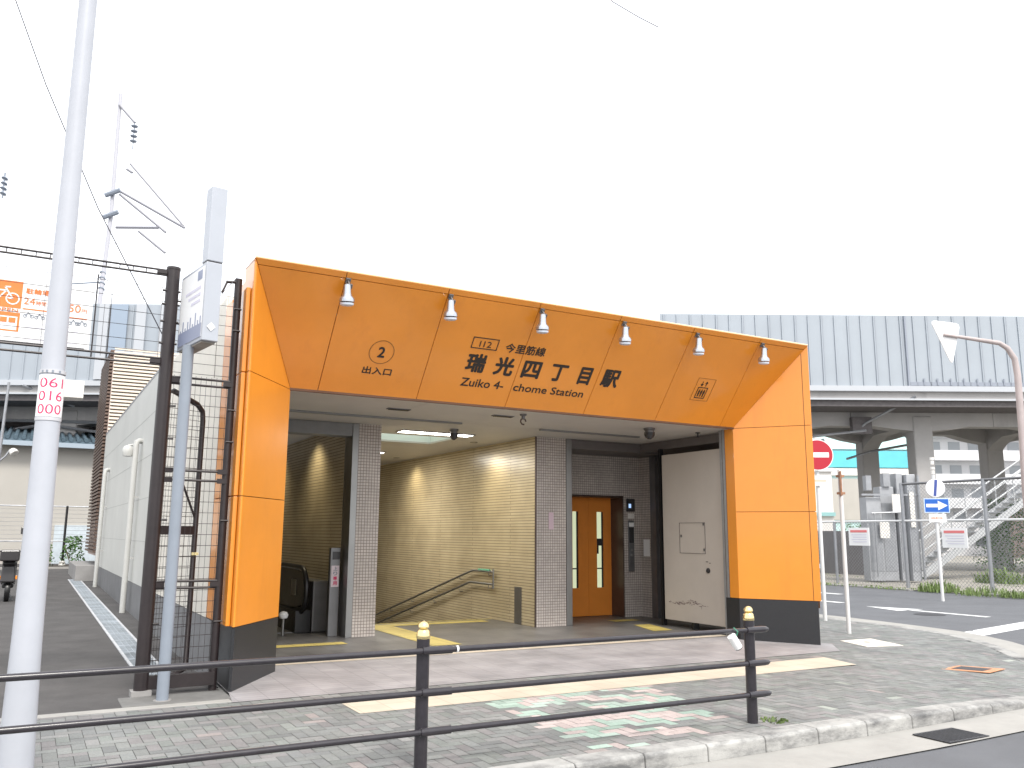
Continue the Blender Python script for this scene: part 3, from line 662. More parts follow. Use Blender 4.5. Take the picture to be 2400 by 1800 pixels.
# escalator
t = thing('escalator', (1.6, 4.6, .05), 'dark escalator with black handrail loop beside the cream wall', 'escalator')
def loop(x):
    P = [(x,8.6,-.25),(x,6.6,.98),(x,6.3,1.08),(x,5.2,1.08)]
    for i in range(1, 13):
        a_ = math.pi/2+math.pi*i/12; P.append((x, 4.75+math.cos(a_)*.0-.36*math.sin(math.pi*i/12)-.0, .72+.36*math.cos(math.pi*i/12)))
    P += [(x,5.2,.36)]
    return P
for x in (1.02, 2.02):
    MB().tube(loop(x), .042, 12).build('handrail', BLACK, t, smooth=True)
    b = MB(); b.loft([(x-.012,5.2,.40),(x-.012,4.55,.5),(x-.012,4.46,.75),(x-.012,4.6,1.0),(x-.012,5.2,1.05),(x-.012,6.3,1.05),(x-.012,8.6,-.3),(x-.012,8.6,-.9)],
                     [(x+.012,5.2,.40),(x+.012,4.55,.5),(x+.012,4.46,.75),(x+.012,4.6,1.0),(x+.012,5.2,1.05),(x+.012,6.3,1.05),(x+.012,8.6,-.3),(x+.012,8.6,-.9)])
    b.build('balustrade', DARKP, t)
    b = MB(); b.box(x-.1, x+.16, 4.62, 6.4, .05, .40); b.loft([(x-.1,6.4,-.2),(x+.16,6.4,-.2),(x+.16,6.4,.4),(x-.1,6.4,.4)], [(x-.1,9,-1.7),(x+.16,9,-1.7),(x+.16,9,-1.1),(x-.1,9,-1.1)]); b.build('skirt', BLACK, t, bevel=.01)
b = MB(); b.box(1.13, 1.92, 4.7, 5.9, .052, .062); b.build('landing_plate', STEELD, t); MB().box(2.19, 2.44, 4.6, 6.3, .05, .86).build('side_cladding', STEELD, t, bevel=.02)
MB().box(1.995, 2.006, 4.95, 5.2, .62, .87).build('notice', mat('note_khaki', (.30,.28,.22), .7), t)
t = thing('barrier_stanchion', (1.69, 4.45, .05), 'short post with a round white top beside the escalator', 'stanchion')
MB().cyl((1.69,4.45,.05),(1.69,4.45,.33), .022).build('post', STEEL, t, smooth=True); MB().lathe((1.69,4.45,.30), (0,0,1), [(0,.02),(.01,.06),(.06,.075),(.10,.055),(.115,.01)]).build('top', SIGNW, t, smooth=True)
t = thing('escalator_sign_post', (2.30, 3.95, .05), 'slim steel post with a red and white notice beside the tiled column', 'sign post')
MB().box(2.255, 2.41, 3.95, 4.05, .05, 1.40).build('post', STEELD, t, bevel=.006)
MB().box(2.285, 2.405, 3.938, 3.949, 1.22, 1.34).build('display', DARKP, t)
PL = MB().box(2.272, 2.395, 3.941, 3.949, .80, 1.125).build('plate', mat('pale_pink_plate', (.66,.56,.60), .5), t)
for i, (ch, m_) in enumerate(zip('上り専用', (GREYINK, GREYINK, REDINK, REDINK))):
    text(ch, 'lettering', (0, 3.941, 0), (1,0,0), (0,0,1), 2.30, 2.368, 1.05-i*.075, 1.112-i*.075, m_, PL, bold=.03)
# ceiling devices
def cctv(x, y, label, k=1.):
    t = thing('ceiling_camera', (x, y, zc), label, 'security camera', 'devices hanging from the entrance ceiling')
    MB().lathe((x,y,zc-.002), (0,0,-1), [(0,.075*k),(.03,.075*k),(.04,.06*k),(.07,.06*k)]).build('mount', STEELD, t, smooth=True)
    MB().lathe((x,y,zc-.07), (0,0,-1), [(0,.07*k),(.05,.068*k),(.09,.05*k),(.115,.02*k)]).build('dome', DARKP, t, smooth=True)
cctv(6.81, 1.68, 'dark dome camera under the ceiling near the flood door', 1.25); cctv(4.16, 3.55, 'small dome camera hanging in front of the strip light')
t = thing('fire_sensor', (4.235, 1.36, zc), 'small curled brown sensor hanging just behind the header', 'sensor')
MB().lathe((4.235,1.36,zc-.002), (0,0,-1), [(0,.05),(.02,.05),(.03,.025),(.07,.025)]).build('base', STEELD, t, smooth=True); MB().tube([(4.235+.045*math.cos(a_/6*math.pi*1.6), 1.36, zc-.11+.045*math.sin(a_/6*math.pi*1.6)) for a_ in range(7)], .012, 8).build('hook', LIFTJ, t)
t = thing('sprinkler_head', (7.88, 1.72, zc), 'tiny dark sprinkler head by the far jamb', 'sprinkler'); MB().lathe((7.88,1.72,zc-.002), (0,0,-1), [(0,.045),(.012,.045),(.014,.014),(.07,.014),(.075,.03),(.08,.03)]).build('head', DARKP, t)
for (x, y) in ((4.07, 1.68), (2.48, 1.84)):
    t = thing('ceiling_vent', (x, y, zc), 'flat dark vent slot in the ceiling left of the camera' if x > 3 else 'flat dark vent slot above the tiled column', 'vent')
    b = MB(); b.box(x-.17, x+.17, y-.05, y+.05, zc-.012, zc-.001); b.build('frame', STEELD, t); b = MB()
    for i in range(4): b.box(x-.15, x+.15, y-.04+i*.022, y-.03+i*.022, zc-.02, zc-.013)
    b.build('slat', DARKP, t)

# ---- six spotlights on the header
def spotlight(u, first_label):
    c = hp(u+.02, .10); t = thing('spotlight', c, first_label, 'spotlight', 'spotlights along the orange header')
    b = MB(); b.obox(hp(u, .085), HU, HV, HN, -.03, .03, -.02, .05, 0, .03); b.build('mounting', STEELD, t, bevel=.004)
    b = MB(); b.tube([hp(u,.10,.02), hp(u,.11,.085), hp(u-.015,.13,.115)], .013, 10); b.obox(hp(u-.01,.125,.10), HU, HV, HN, -.035, .045, -.02, .03, -.02, .02); b.build('bracket', STEELD, t, smooth=True)
    ax = (Vector((.06, .14, -.95))).normalized(); o = Vector(hp(u-.02, .15, .115))
    k_ = .82; sc_ = lambda P: [(h_*k_, r_*k_) for h_, r_ in P]
    b = MB(); b.lathe(o - ax*.05*k_, ax, sc_([(0,.02),(.004,.045),(.02,.05),(.13,.058),(.165,.07),(.19,.098),(.215,.108),(.25,.110),(.252,.104),(.235,.098)])); b.build('housing', CHROME, t, smooth=True)
    MB().lathe(o + ax*.215*k_, ax, sc_([(0,.05),(.001,.101),(.03,.098),(.048,.07),(.055,.005)])).build('lens', LAMPOFF, t, smooth=True)
    return t, c
names = ['first chrome spotlight from the left, above the round number 2', 'second chrome spotlight from the left, between the number 2 and the station name', 'third chrome spotlight from the left, above the small line name',
         'fourth chrome spotlight from the left, above the last big character', 'fifth chrome spotlight from the left, between the station name and the lift symbol', 'last chrome spotlight on the right, above the lift symbol corner']
us = [1.085, 2.42, 3.76, 5.11, 6.45, 7.765]
sp0, c0 = spotlight(us[0], names[0])
for u, nm in zip(us[1:], names[1:]): dup(sp0, hp(u+.02, .10), nm)

# ================================================================== FRONT GUARD RAIL
GR = thing('guard_rail', (.62, -3.47, 0), 'dark brown three bar guard rail with gold topped posts along the kerb', 'guard rail')
yg = -3.47
for i, x in enumerate((.62, 3.80, -2.56)):
    b = MB(); b.cyl((x,yg,-.1),(x,yg,.878), .047, n=28); p_ = b.build('post', RAIL, GR, smooth=True)
    MB().lathe((x,yg,.878), (0,0,1), [(0,.048),(.004,.050),(.026,.050),(.036,.047),(.052,.045),(.064,.036),(.070,.026),(.075,.036)]+[(.082+.042*math.sin(k*math.pi/16), .041*math.cos(k*math.pi/16)) for k in range(0, 9)], 28).build('cap', GOLD, p_, smooth=True)
for z_ in (.80, .515, .25):
    MB().tube([(-9,yg-.058,z_),(3.72,yg-.058,z_)], .0215, 16).build('rail', RAIL, GR, smooth=True)
    for x in (.62, 3.80, -2.56):
        b = MB(); b.tube([(x-.03,yg-.058,z_),(x+.20,yg-.058,z_)] if x < 3 else [(x-.09,yg-.058,z_),(x+.10,yg-.058,z_),(x+.15,yg-.058,z_),(x+.175,yg-.058,z_)], .029 if x < 3 else [.029,.029,.025,.012], 16); b.cyl((x+.0,yg-.066,z_),(x+.0,yg,z_), .028)
        b.build('sleeve', RAIL, GR, smooth=True)
MB().cyl((.855,yg-.058,.80),(.87,yg-.058,.80), .024, n=16).build('tie_band', SIGNW, GR)
t = thing('sensor_light', (3.53, -3.55, .74), 'small white cylinder tied under the top bar near the right post', 'light')
MB().cyl((3.50,-3.56,.765),(3.575,-3.56,.665), .038, n=20).build('body', SIGNW, t, smooth=True); MB().cyl((3.576,-3.56,.664),(3.581,-3.56,.657), .034, n=20).build('lens', DARKP, t); MB().tube([(3.545,-3.545,.83),(3.55,-3.59,.80),(3.545,-3.56,.74)], .006, 8).build('tie', mat('green_tie', (.05,.2,.13), .5), t)

# ================================================================== LEFT: POLE, SIGN, FENCE
t = thing('utility_pole', (-1.86, -2.65, 0), 'tall pale grey steel pole with a red numbered plate at the left edge', 'pole')
b = MB(); pr = [(0,.112),(.9,.092),(2.0,.081),(4.2,.0655),(5.6,.062),(8,.058)]
b.tube([(-1.875-.006*z_, -2.65, z_) for z_, _ in [(-.2,0)]+pr], [.112]+[r for _, r in pr], 40); UP = b.build('shaft', POLEGREY, t, smooth=True)
def wrap(x0, x1, z0, z1, rad, cx, cy, a0, a1, nm, m_, par):
    b = MB(); k = 16
    for i in range(k):
        A0, A1 = a0+(a1-a0)*i/k, a0+(a1-a0)*(i+1)/k
        b.face([(cx+rad*math.sin(A0), cy-rad*math.cos(A0), z0), (cx+rad*math.sin(A1), cy-rad*math.cos(A1), z0), (cx+rad*math.sin(A1), cy-rad*math.cos(A1), z1), (cx+rad*math.sin(A0), cy-rad*math.cos(A0), z1)])
    return b.build(nm, m_, par)
PLT = wrap(0, 0, 2.40, 2.69, .0815, -1.889, -2.65, -1.5, 1.5, 'number_plate', SIGNW, t)
b = MB()
for i, z_ in enumerate((2.715, 2.385)): b.cyl((-1.889,-2.65,z_-.012),(-1.889,-2.65,z_+.012), .083, n=40)
b.build('strap', mat('grey_strap', (.5,.5,.52), .5), t, smooth=True)
def wraptext(s_, ang0, ang1, z0, z1, rad, cx, cy, m_, par, bold=0.):
    o = text(s_, 'lettering', (0,0,0), (1,0,0), (0,0,1), ang0, ang1, z0, z1, m_, None, bold, lift=0, thick=.001)
    for vtx in o.data.vertices:
        a_ = vtx.co.x; zz = vtx.co.z; vtx.co = Vector((cx+rad*math.sin(a_), cy-rad*math.cos(a_), zz)) - par.matrix_world.translation
    o.modifiers.clear(); o.parent = par
for i, s_ in enumerate(('061', '016', '000')): wraptext(s_, -1.02, .98, 2.60-i*.092, 2.668-i*.092, .0828, -1.889, -2.65, REDINK, PLT)
for a0 in (-.95, -.55, -.1, .45): wraptext('■', a0, a0+.16, 2.705, 2.722, .0842, -1.889, -2.65, GREYINK, PLT)

# totem sign on its own post
t = thing('totem_sign', (-.65, -.11, 0), 'tall silver station totem sign on a blue grey post beside the fence', 'totem sign')
MB().cyl((-.65,-.11,-.05),(-.65,-.11,3.54), .057, n=28).build('post', GREYP, t, smooth=True)
MB().cyl((-.65,-.11,0),(-.65,-.11,.02), .085, n=28).build('base_collar', CONC, t)
a_ = R_(9); du = Vector((math.cos(a_), math.sin(a_), 0)); dv = Vector((-math.sin(a_), math.cos(a_), 0)); O = Vector((-.506, -.49, 0)); zz = Vector((0,0,1))
BX = MB().obox(O, du, dv, zz, -.0825, .0825, 0, .80, 3.535, 4.36).build('sign_box', SIGNGREY, t, bevel=.008)
MB().obox(O, du, dv, zz, -.0825, .0825, 0, .17, 4.372, 5.18).build('spire', SIGNGREY, t, bevel=.008)
MB().obox(O, du, dv, zz, -.075, .075, .008, .16, 4.36, 4.372).build('joint', DARKP, t)
SF = MB().obox(O, du, dv, zz, -.0865, -.0835, .035, .765, 3.575, 4.325).build('sign_face', SIGNW, BX)
b = MB(); b.obox(O, du, dv, zz, -.0885, -.087, .035, .765, 3.575, 3.72)
for i in range(9):
    h_ = random.uniform(.02, .2); b.obox(O, du, dv, zz, -.0885, -.087, .06+i*.078, .09+i*.078, 3.721, 3.72+h_)
b.build('blue_band', NAVY, BX); b = MB(); b.obox(O, du, dv, zz, -.0885, -.087, .10, .24, 4.2, 4.3); b.build('emblem', NAVY, BX)
b = MB(); 
for i in range(3): b.obox(O, du, dv, zz, -.0885, -.087, .12, .6-.1*i, 4.10-i*.07, 4.13-i*.07)
b.build('text_line', LILAC, BX)
b = MB(); c = O + zz*3.68; 
for sg in (1,): b.face([c+du*(-.0)+zz*(-.045)-dv*.0095, c+du*.045-dv*.0095, c+zz*.045-dv*.0095, c-du*.045-dv*.0095])
b.build('diamond_mark', SIGNW, BX)
MB().obox(O, du, dv, zz, -.07, .07, .05, .75, 3.522, 3.534).build('underside', mat('sign_under', (.33,.31,.28), .7, var=.2, vscale=9), BX)

# mesh fence with overhead panel and a narrow gate leaf
t = thing('mesh_fence', (-.8, .29, 0), 'dark brown wire mesh fence with two tall posts and a narrow gate', 'fence')
MB().cyl((-.805,.29,-.1),(-.805,.29,4.44), .069, n=26).cyl((-.805,.29,4.44),(-.805,.29,4.47), .073, n=26).build('post', BROWN, t, smooth=True)
MB().cyl((-.105,.33,-.1),(-.105,.33,4.46), .042, n=20).build('post', BROWN, t, smooth=True)
MB().box(-.90, -.71, .2, .38, -.05, .06).build('post_foot', CONC, t)
b = MB()
for (z_) in (4.43, 4.375, 3.455, 3.385): MB().tube([(-4.2,.29,z_),(-.80,.29,z_)], .012, 8).build('rail', BROWN, t)
b0 = b; b = MB()
for i in range(26): b.wire((-4.2+i*.13,.29,4.37), (-4.2+i*.13+.0,.29,4.435), .006)
b.build('ladder_wires', BROWN, t); b = MB()
for z_ in (3.27, 3.20, 2.27, 2.17, 1.12, 1.05): MB().tube([(-.76,.30,z_),(-.11,.31,z_)], .013, 8).build('rail', BROWN, t)
CL = lambda q: q.build('clip', BROWN, t)
for z_ in (4.41, 3.42): CL(MB().box(-.97, -.80, .27, .31, z_-.022, z_+.022))
for z_ in (3.235, 2.27, 2.17, 1.085): CL(MB().box(-.76, -.66, .28, .32, z_-.026, z_+.026)); CL(MB().box(-.20, -.10, .285, .325, z_-.026, z_+.026))
for z_ in (4.20, 4.05, 3.86, 3.62): CL(MB().cyl((-.90,.27,z_),(-.72,.27,z_), .013, n=8))
for z_ in (4.1, 3.85, 2.95, 2.6, 1.75, .7): CL(MB().cyl((-.14,.29,z_),(-.06,.29,z_), .011, n=8)); CL(MB().cyl((-.80,.28,z_),(-.68,.28,z_), .011, n=8))
b = MB(); b.tube([(-.135,.33,4.42),(-.24,.33,4.41)], .018, 8); b.tube([(-.23,.33,4.41),(-.26,.30,4.33),(-.285,.29,4.27)], .012, 8); b.build('hook_arm', BROWN, t); MB().box(-.85, -.10, .27, .33, .06, .19).build('kick_rail', BROWN, t)
b = MB(); x = -4.2
while x < -.86:
    if abs(((x+4.2)/.55) % 1) < .02 or True: b.wire((x,.288,3.42),(x,.288,4.40), .0022)
    x += .55
b.tube([(-1.535,.288,3.40),(-1.535,.288,4.28)], .008, 6); b.tube([(-1.39,.288,3.40),(-1.39,.288,4.10)], .004, 6)
for z_ in (4.23, 4.08, 3.93, 3.78, 3.63, 3.52): b.wire((-4.2,.288,z_), (-.8,.288,z_), .0035)
b.build('overhead_mesh', BROWN, t)
b = MB(); z_ = .22
while z_ < 4.25: b.wire((-.74,.315,z_),(-.11,.325,z_), .0033); z_ += .115
x = -.71
while x < -.12: b.wire((x,.318,.2),(x,.318,3.3), .0022); x += .055
b.wire((-.30,.318,3.3),(-.30,.318,4.27), .003)
b.build('side_mesh', BROWN, t)
LF = MB().tube([(-.755,.36,.24),(-.755,.36,3.10),(-.70,.385,3.13),(-.42,.53,3.02),(-.355,.575,2.95),(-.345,.58,2.85),(-.345,.58,.24),(-.755,.36,.24)], .03, 10).build('gate_leaf', BROWN, t, smooth=True)
b = MB(); b.obox((-.755,.36,0), Vector((.41,.22,0)).normalized(), Vector((-.22,.41,0)).normalized(), (0,0,1), 0, .465, -.02, .02, 1.60, 1.69); b.tube([(-.62,.40,2.35),(-.36,.57,1.78)], .012, 8); b.tube([(-.60,.36,.12),(-.36,.5,.22)], .03, 8); b.build('gate_brace', BROWN, LF)
b = MB(); z_ = .32
while z_ < 2.95: b.wire((-.755,.36,z_),(-.345,.58,z_), .0033); z_ += .105
for k in range(8): b.wire((-.72+k*.051,.38+k*.0275,.25),(-.72+k*.051,.38+k*.0275,3.0), .002)
b.build('gate_mesh', BROWN, LF)
b = MB(); b.box(-.37, -.30, .53, .57, 1.38, 1.41); b.build('latch', GOLD, LF)
tag(MB().box(-1.02, -.02, -.27, .22, -.1, .012).build('fence_footing', mat('footing_grey', (.15,.148,.142), .85, var=.2, vscale=4), bevel=.012), kind='structure')
# drain grating along the alley
t = thing('drain_grating', (-.53, 8, .03), 'long pale steel drain grating in the dark alley asphalt', 'drain')
b = MB(); b2 = MB(); y = .9
while y < 20:
    z0, z1 = za_(y)+.008, za_(y+1.98)+.008
    for x in (-.70, -.39): b.loft([(x,y,z0-.01),(x+.035,y,z0-.01),(x+.035,y,z0+.004),(x,y,z0+.004)], [(x,y+1.97,z1-.01),(x+.035,y+1.97,z1-.01),(x+.035,y+1.97,z1+.004),(x,y+1.97,z1+.004)])
    for k in range(0, 20):
        yy = y+k*.099; zq = za_(yy)+.008; b2.box(-.665, -.39, yy, yy+(.042 if k % 7 else .09), zq-.008, zq+.001)
    for x in (-.60, -.53, -.46): b2.loft([(x,y,z0-.008),(x+.01,y,z0-.008),(x+.01,y,z0+.003),(x,y,z0+.003)], [(x,y+1.97,z1-.008),(x+.01,y+1.97,z1-.008),(x+.01,y+1.97,z1+.003),(x,y+1.97,z1+.003)])
    y += 2.0
b.build('side_frame', mat('drain_frame', (.52,.53,.55), .5, .2, var=.15, vscale=7), t); b2.build('grate_bars', mat('grate_steel', (.36,.40,.44), .45, .3, var=.35, vscale=1.6), t)
b = MB(); ys2 = [.9, 2, 6, 10, 15, 20]
for a_, b_ in zip(ys2, ys2[1:]): b.face([(-.665,a_,za_(a_)+.0015),(-.39,a_,za_(a_)+.0015),(-.39,b_,za_(b_)+.0015),(-.665,b_,za_(b_)+.0015)])
b.build('channel_shade', BLACK, t)  # flat black sheet, shade between the drain bars put into its colour

# billboard behind the overhead mesh
t = thing('parking_billboard', (-2.2, .42, 3.45), 'orange and white bicycle parking billboard behind the overhead mesh', 'billboard')
yb = .40; BD = MB().box(-3.3, -1.555, yb, yb+.03, 3.47, 4.135).build('board', SIGNW, t)
def bq(x0, x1, z0, z1, m_, nm, dy=.002): return MB().box(x0, x1, yb-dy, yb-.0005, z0, z1).build(nm, m_, BD)
bq(-3.3, -2.205, 3.84, 4.12, ORINK, 'orange_field'); bq(-3.3, -2.205, 3.755, 3.795, ORINK, 'orange_line'); bq(-2.225, -2.205, 3.60, 3.755, ORINK, 'orange_border'); bq(-3.3, -2.225, 3.60, 3.615, ORINK, 'orange_border')
text('OPEN', 'lettering', (0,yb,0), (1,0,0), (0,0,1), -2.44, -2.225, 3.80, 3.835, ORINK, BD, bold=.02)
for i in range(3): text('■', 'price_row', (0,yb,0), (1,0,0), (0,0,1), -2.45+i*.075, -2.39+i*.075, 3.69, 3.74, ORINK, BD)
b = MB()
def ring(cx, cz, r0, r1):
    for i in range(24):
        A0, A1 = 2*math.pi*i/24, 2*math.pi*(i+1)/24
        P = lambda a_, r_, y_: (cx+r_*math.cos(a_), y_, cz+r_*math.sin(a_))
        b.loft([P(A0,r0,yb-.003),P(A1,r0,yb-.003),P(A1,r1,yb-.003),P(A0,r1,yb-.003)], [P(A0,r0,yb-.0055),P(A1,r0,yb-.0055),P(A1,r1,yb-.0055),P(A0,r1,yb-.0055)])
ring(-2.285, 3.935, .062, .050); ring(-2.52, 3.935, .062, .050)
def seg(a0, a1, w_=.007):
    a0, a1 = Vector((a0[0], yb-.0042, a0[1])), Vector((a1[0], yb-.0042, a1[1])); d = (a1-a0).normalized(); n_ = Vector((-d.z, 0, d.x))
    b.obox(a0, d, n_, (0,1,0), 0, (a1-a0).length, -w_, w_, -.0015, .0015)
for q in (((-2.285,3.935),(-2.36,4.05)),((-2.36,4.05),(-2.31,4.055)),((-2.345,4.015),(-2.45,4.01)),((-2.345,4.015),(-2.41,3.925)),((-2.41,3.925),(-2.47,4.04)),((-2.41,3.925),(-2.52,3.935)),((-2.50,4.045),(-2.44,4.045)),((-2.285,3.935),(-2.33,3.94))): seg(*q)
b.build('bicycle_symbol', SIGNW, BD)
T = lambda s_, x0, x1, z0, z1, m_=ORINK, bo=.0: text(s_, 'lettering', (0,yb,0), (1,0,0), (0,0,1), x0, x1, z0, z1, m_, BD, bo)
T('駐輪場', -2.175, -1.96, 4.005, 4.065, bo=.02); T('24', -2.185, -2.085, 3.895, 3.965); T('時間', -2.075, -1.985, 3.897, 3.94); T('150', -1.82, -1.665, 3.868, 3.95); T('円', -1.655, -1.605, 3.872, 3.91)
bq(-2.19, -1.94, 3.838, 3.852, ORINK, 'orange_line'); bq(-1.84, -1.60, 3.80, 3.814, ORINK, 'orange_line')
b = MB()
for (cx, cz) in ((-2.13, 3.775), (-2.03, 3.77), (-1.72, 3.75), (-1.64, 3.75)):
    ring(cx-.03, cz, .018, .013); ring(cx+.03, cz, .018, .013); seg((cx-.03,cz),(cx,cz+.035),.003); seg((cx+.03,cz),(cx-.01,cz+.04),.003)
b.build('bicycle_drawing', GREYINK, BD)
for i in range(5): bq(-2.15, -1.64-.03*(i % 3), 3.70-i*.042, 3.704-i*.042, LILAC, 'small_print')
b = MB()
for (x0, x1, z0, z1) in ((-3.3,-1.9,3.478,3.50),(-1.84,-1.60,3.478,3.495)): b.box(x0, x1, yb-.012, yb-.002, z0, z1)
b.build('lower_bracket', DARKP, t)

# overhead wires near the camera
def wire_thing(P, r, m_, label):
    o = MB().tube(P, r, 6).build('overhead_wire', m_); tag(o, label, 'wire'); return o
wire_thing([(-2.62,.29,7.26),(-2.2,.29,6.25),(-1.6,.29,5.0),(-1.2,.29,4.3),(-.99,.29,3.93),(-.86,.29,3.70)], .006, WIRE, 'thin dark cable running down to the tall brown fence post')
FW, RT = Vector((.488553, .872534, 0)), Vector((.871928, -.489633, 0)); C0 = Vector((CP.x, CP.y, 0))
def vp(s_, D, z_): return C0 + RT*s_ + FW*D + Vector((0,0,z_))
wire_thing([vp(4.6,42,31.0), vp(5.32,42,30.2), vp(6.7,42,29.3), vp(7.77,42,28.7)], .03, WIREL, 'short grey cable at the top right of the sky')
wire_thing([vp(-1.9,42,30.9), vp(-5.5,42,25.6), vp(-9.72,42,20.0)], .012, WIREL, 'very faint diagonal cable crossing the white sky')
wire_thing([(-.255,.45,4.30), (-.12,.2,4.48), (.0,.05,4.63)], .004, WIREL, 'pale thread from the fence post to the orange roof corner')

# ================================================================== RIGHT: SIGNS
t = thing('no_entry_sign', (11.93, 2.75, 0), 'round red no entry sign on a white pole beside the orange pier', 'road sign')
MB().tube([(11.93,2.75,-.1),(11.93,2.75,3.62)], .038, 16).build('pole', WHITEP, t, smooth=True)
O = Vector((11.89, 2.68, 3.26)); nrmv = Vector((-.52, -.85, 0)).normalized(); su = Vector((.85, -.52, 0)).normalized()
DS = MB().lathe(O, nrmv, [(-.012,.315),(.0,.315)], 48).build('disc_rim', SIGNW, t)
MB().lathe(O+nrmv*.001, nrmv, [(0,.298),(.003,.298)], 48).build('red_disc', RED, DS); MB().obox(O, su, (0,0,1), nrmv, -.225, .225, -.05, .05, .0045, .007).build('white_bar', SIGNW, DS)
MB().obox(O+Vector((.03,0,-.52)), su, (0,0,1), nrmv, -.22, .22, -.10, .10, -.005, .005).build('aux_plate', DIRTW, t)
MB().obox(O+Vector((.03,0,-.52)), su, (0,0,1), nrmv, -.17, .12, -.02, .02, .0055, .007).build('faded_line', mat('faded_peach', (.7,.5,.4), .6), t)
t = thing('sign_pole', (10.47, .985, 0), 'white sign pole with a rusty sign seen edge on', 'road sign')
MB().tube([(10.47,.985,-.1),(10.47,.985,2.79)], .036, 16).build('pole', WHITEP, t, smooth=True); MB().obox((10.455,.985,2.55), (-.714,.70,0), (.70,.714,0), (0,0,1), -.012, .012, -.26, .12, -.22, .20).build('plate', RUST, t)
b = MB(); b.box(10.42, 10.52, .93, 1.03, 2.36, 2.40); b.box(10.42, 10.52, .93, 1.03, 2.66, 2.70); b.build('clamp', RUST, t)
t = thing('one_way_sign', (19.3, 5.26, 0), 'blue one way arrow sign on a white pole at the fence', 'road sign')
MB().tube([(19.3,5.26,-.1),(19.3,5.26,3.3)], .042, 16).build('pole', WHITEP, t, smooth=True)
b = MB(); 
for i, z_ in enumerate((3.32, 3.44, 3.58, 3.70)): b.cyl((19.3,5.26,z_),(19.3,5.26,z_+(.10 if i % 2 == 0 else .07)), .045+.012*(i % 2), n=16)
b.build('pole_top', DIRTW, t)
O = Vector((19.27, 5.20, 2.475)); nn = Vector((-.70, -.714, 0)).normalized(); su = Vector((.714, -.70, 0)).normalized()
PB = MB().obox(O, su, (0,0,1), nn, -.31, .31, -.19, .19, -.01, 0).build('plate', mat('sign_rim', (.55,.68,.85), .4), t); MB().obox(O, su, (0,0,1), nn, -.29, .29, -.17, .17, .001, .003).build('blue_field', BLUE, PB)
b = MB(); F2 = lambda x, z_, n_: O + su*x + Vector((0,0,z_)) + nn*n_
AP = [(-.26,-.045),(.03,-.045),(.03,-.125),(.265,0),(.03,.125),(.03,.045),(-.26,.045)]
b.loft([F2(x,z_,.004) for x, z_ in AP], [F2(x,z_,.006) for x, z_ in AP]); b.build('arrow', SIGNW, PB)
AX = MB().obox(O+Vector((0,0,-.33)), su, (0,0,1), nn, -.21, .21, -.11, .11, -.008, 0).build('aux_plate', SIGNW, t); text('自転車を除く', 'lettering', O+Vector((0,0,-.33)), su, (0,0,1), -.16, .16, -.03, .03, ORINK, AX)
O2 = O+Vector((.0,0,.47)); NV = mat('bar_blue', (.05,.08,.30), .4); DS = MB().lathe(O2, nn, [(-.01,.24),(0,.24)], 40).build('disc', SIGNW, t); MB().obox(O2, (su*.12+Vector((0,0,1))*.99).normalized(), (su*.99-Vector((0,0,1))*.12).normalized(), nn, -.22, .22, -.035, .035, .001, .004).build('blue_bar', NV, DS)
# overhead stop sign on a curved arm, seen from behind
k = .75
A = [Vector((13.121,.555,5.481)), Vector((14.041,.041,5.32)), Vector((14.17,-.03,5.22)), Vector((14.273,-.089,5.012)), Vector((14.30,-.10,4.7)), Vector((14.291,-.1,4.382)), Vector((14.28,-.095,3.654)), Vector((14.25,-.075,2.5))]
A = [CP + (p-CP)*k for p in A]
t = thing('stop_sign_arm', (A[-1].x, A[-1].y, zs(A[-1].x, A[-1].y)), 'curved brown grey arm carrying a white triangular sign plate over the corner', 'road sign')
MB().tube(A+[Vector((A[-1].x+.01, A[-1].y, -.2))], [.022,.034,.038,.042,.045,.046,.048,.052,.057], 16).build('arm', mat('arm_paint', (.42,.36,.35), .5, var=.12, vscale=4), t, smooth=True)
T3 = [CP + (Vector(p)-CP)*k for p in ((12.926,.665,5.776),(13.425,.386,5.704),(13.236,.491,4.887))]; of = FW*.02
def rounded(tri, r=.06):
    out = []
    for i in range(3):
        p, a_, b_ = tri[i], tri[i-1], tri[(i+1) % 3]; d0 = (a_-p).normalized()*r; d1 = (b_-p).normalized()*r
        out += [p+d0, p+(d0+d1)*.3, p+d1]
    return out
RT3 = rounded(T3)
MB().loft([p+of for p in RT3], [p+of*2 for p in RT3]).build('triangle_plate', mat('sign_back_white', (.86,.86,.86), .35), t)

# pavement covers
t = thing('utility_cover', (9.63, .0, 0), 'pale cream square cover set in the grey block paving', 'cover')
b = MB(); b.loft([(9.45,.32,.0),(10.15,.30,.0),(9.85,-.52,.0),(9.2,-.38,.0)], [(9.45,.32,.007),(10.15,.30,.007),(9.85,-.52,.007),(9.2,-.38,.007)]); b.build('lid', LIDC, t); MB().cyl((9.68,.0,.007),(9.68,.0,.009), .05, n=16).build('keyhole', IRON, t)
t = thing('valve_cover', (8.75, -2.1, -.05), 'small orange rimmed iron valve cover in the paving', 'cover')
zc2 = zs(8.85,-2.25)+.003
b = MB(); b.loft([(8.45,-2.05,zc2),(8.95,-1.95,zc2),(9.25,-2.45,zc2),(8.75,-2.55,zc2)], [(8.45,-2.05,zc2+.006),(8.95,-1.95,zc2+.006),(9.25,-2.45,zc2+.006),(8.75,-2.55,zc2+.006)]); b.build('frame', LIDO, t)
b = MB(); b.loft([(8.62,-2.12,zc2+.006),(8.92,-2.06,zc2+.006),(9.08,-2.38,zc2+.006),(8.78,-2.44,zc2+.006)], [(8.62,-2.12,zc2+.009),(8.92,-2.06,zc2+.009),(9.08,-2.38,zc2+.009),(8.78,-2.44,zc2+.009)]); b.build('lid', IRON, t)
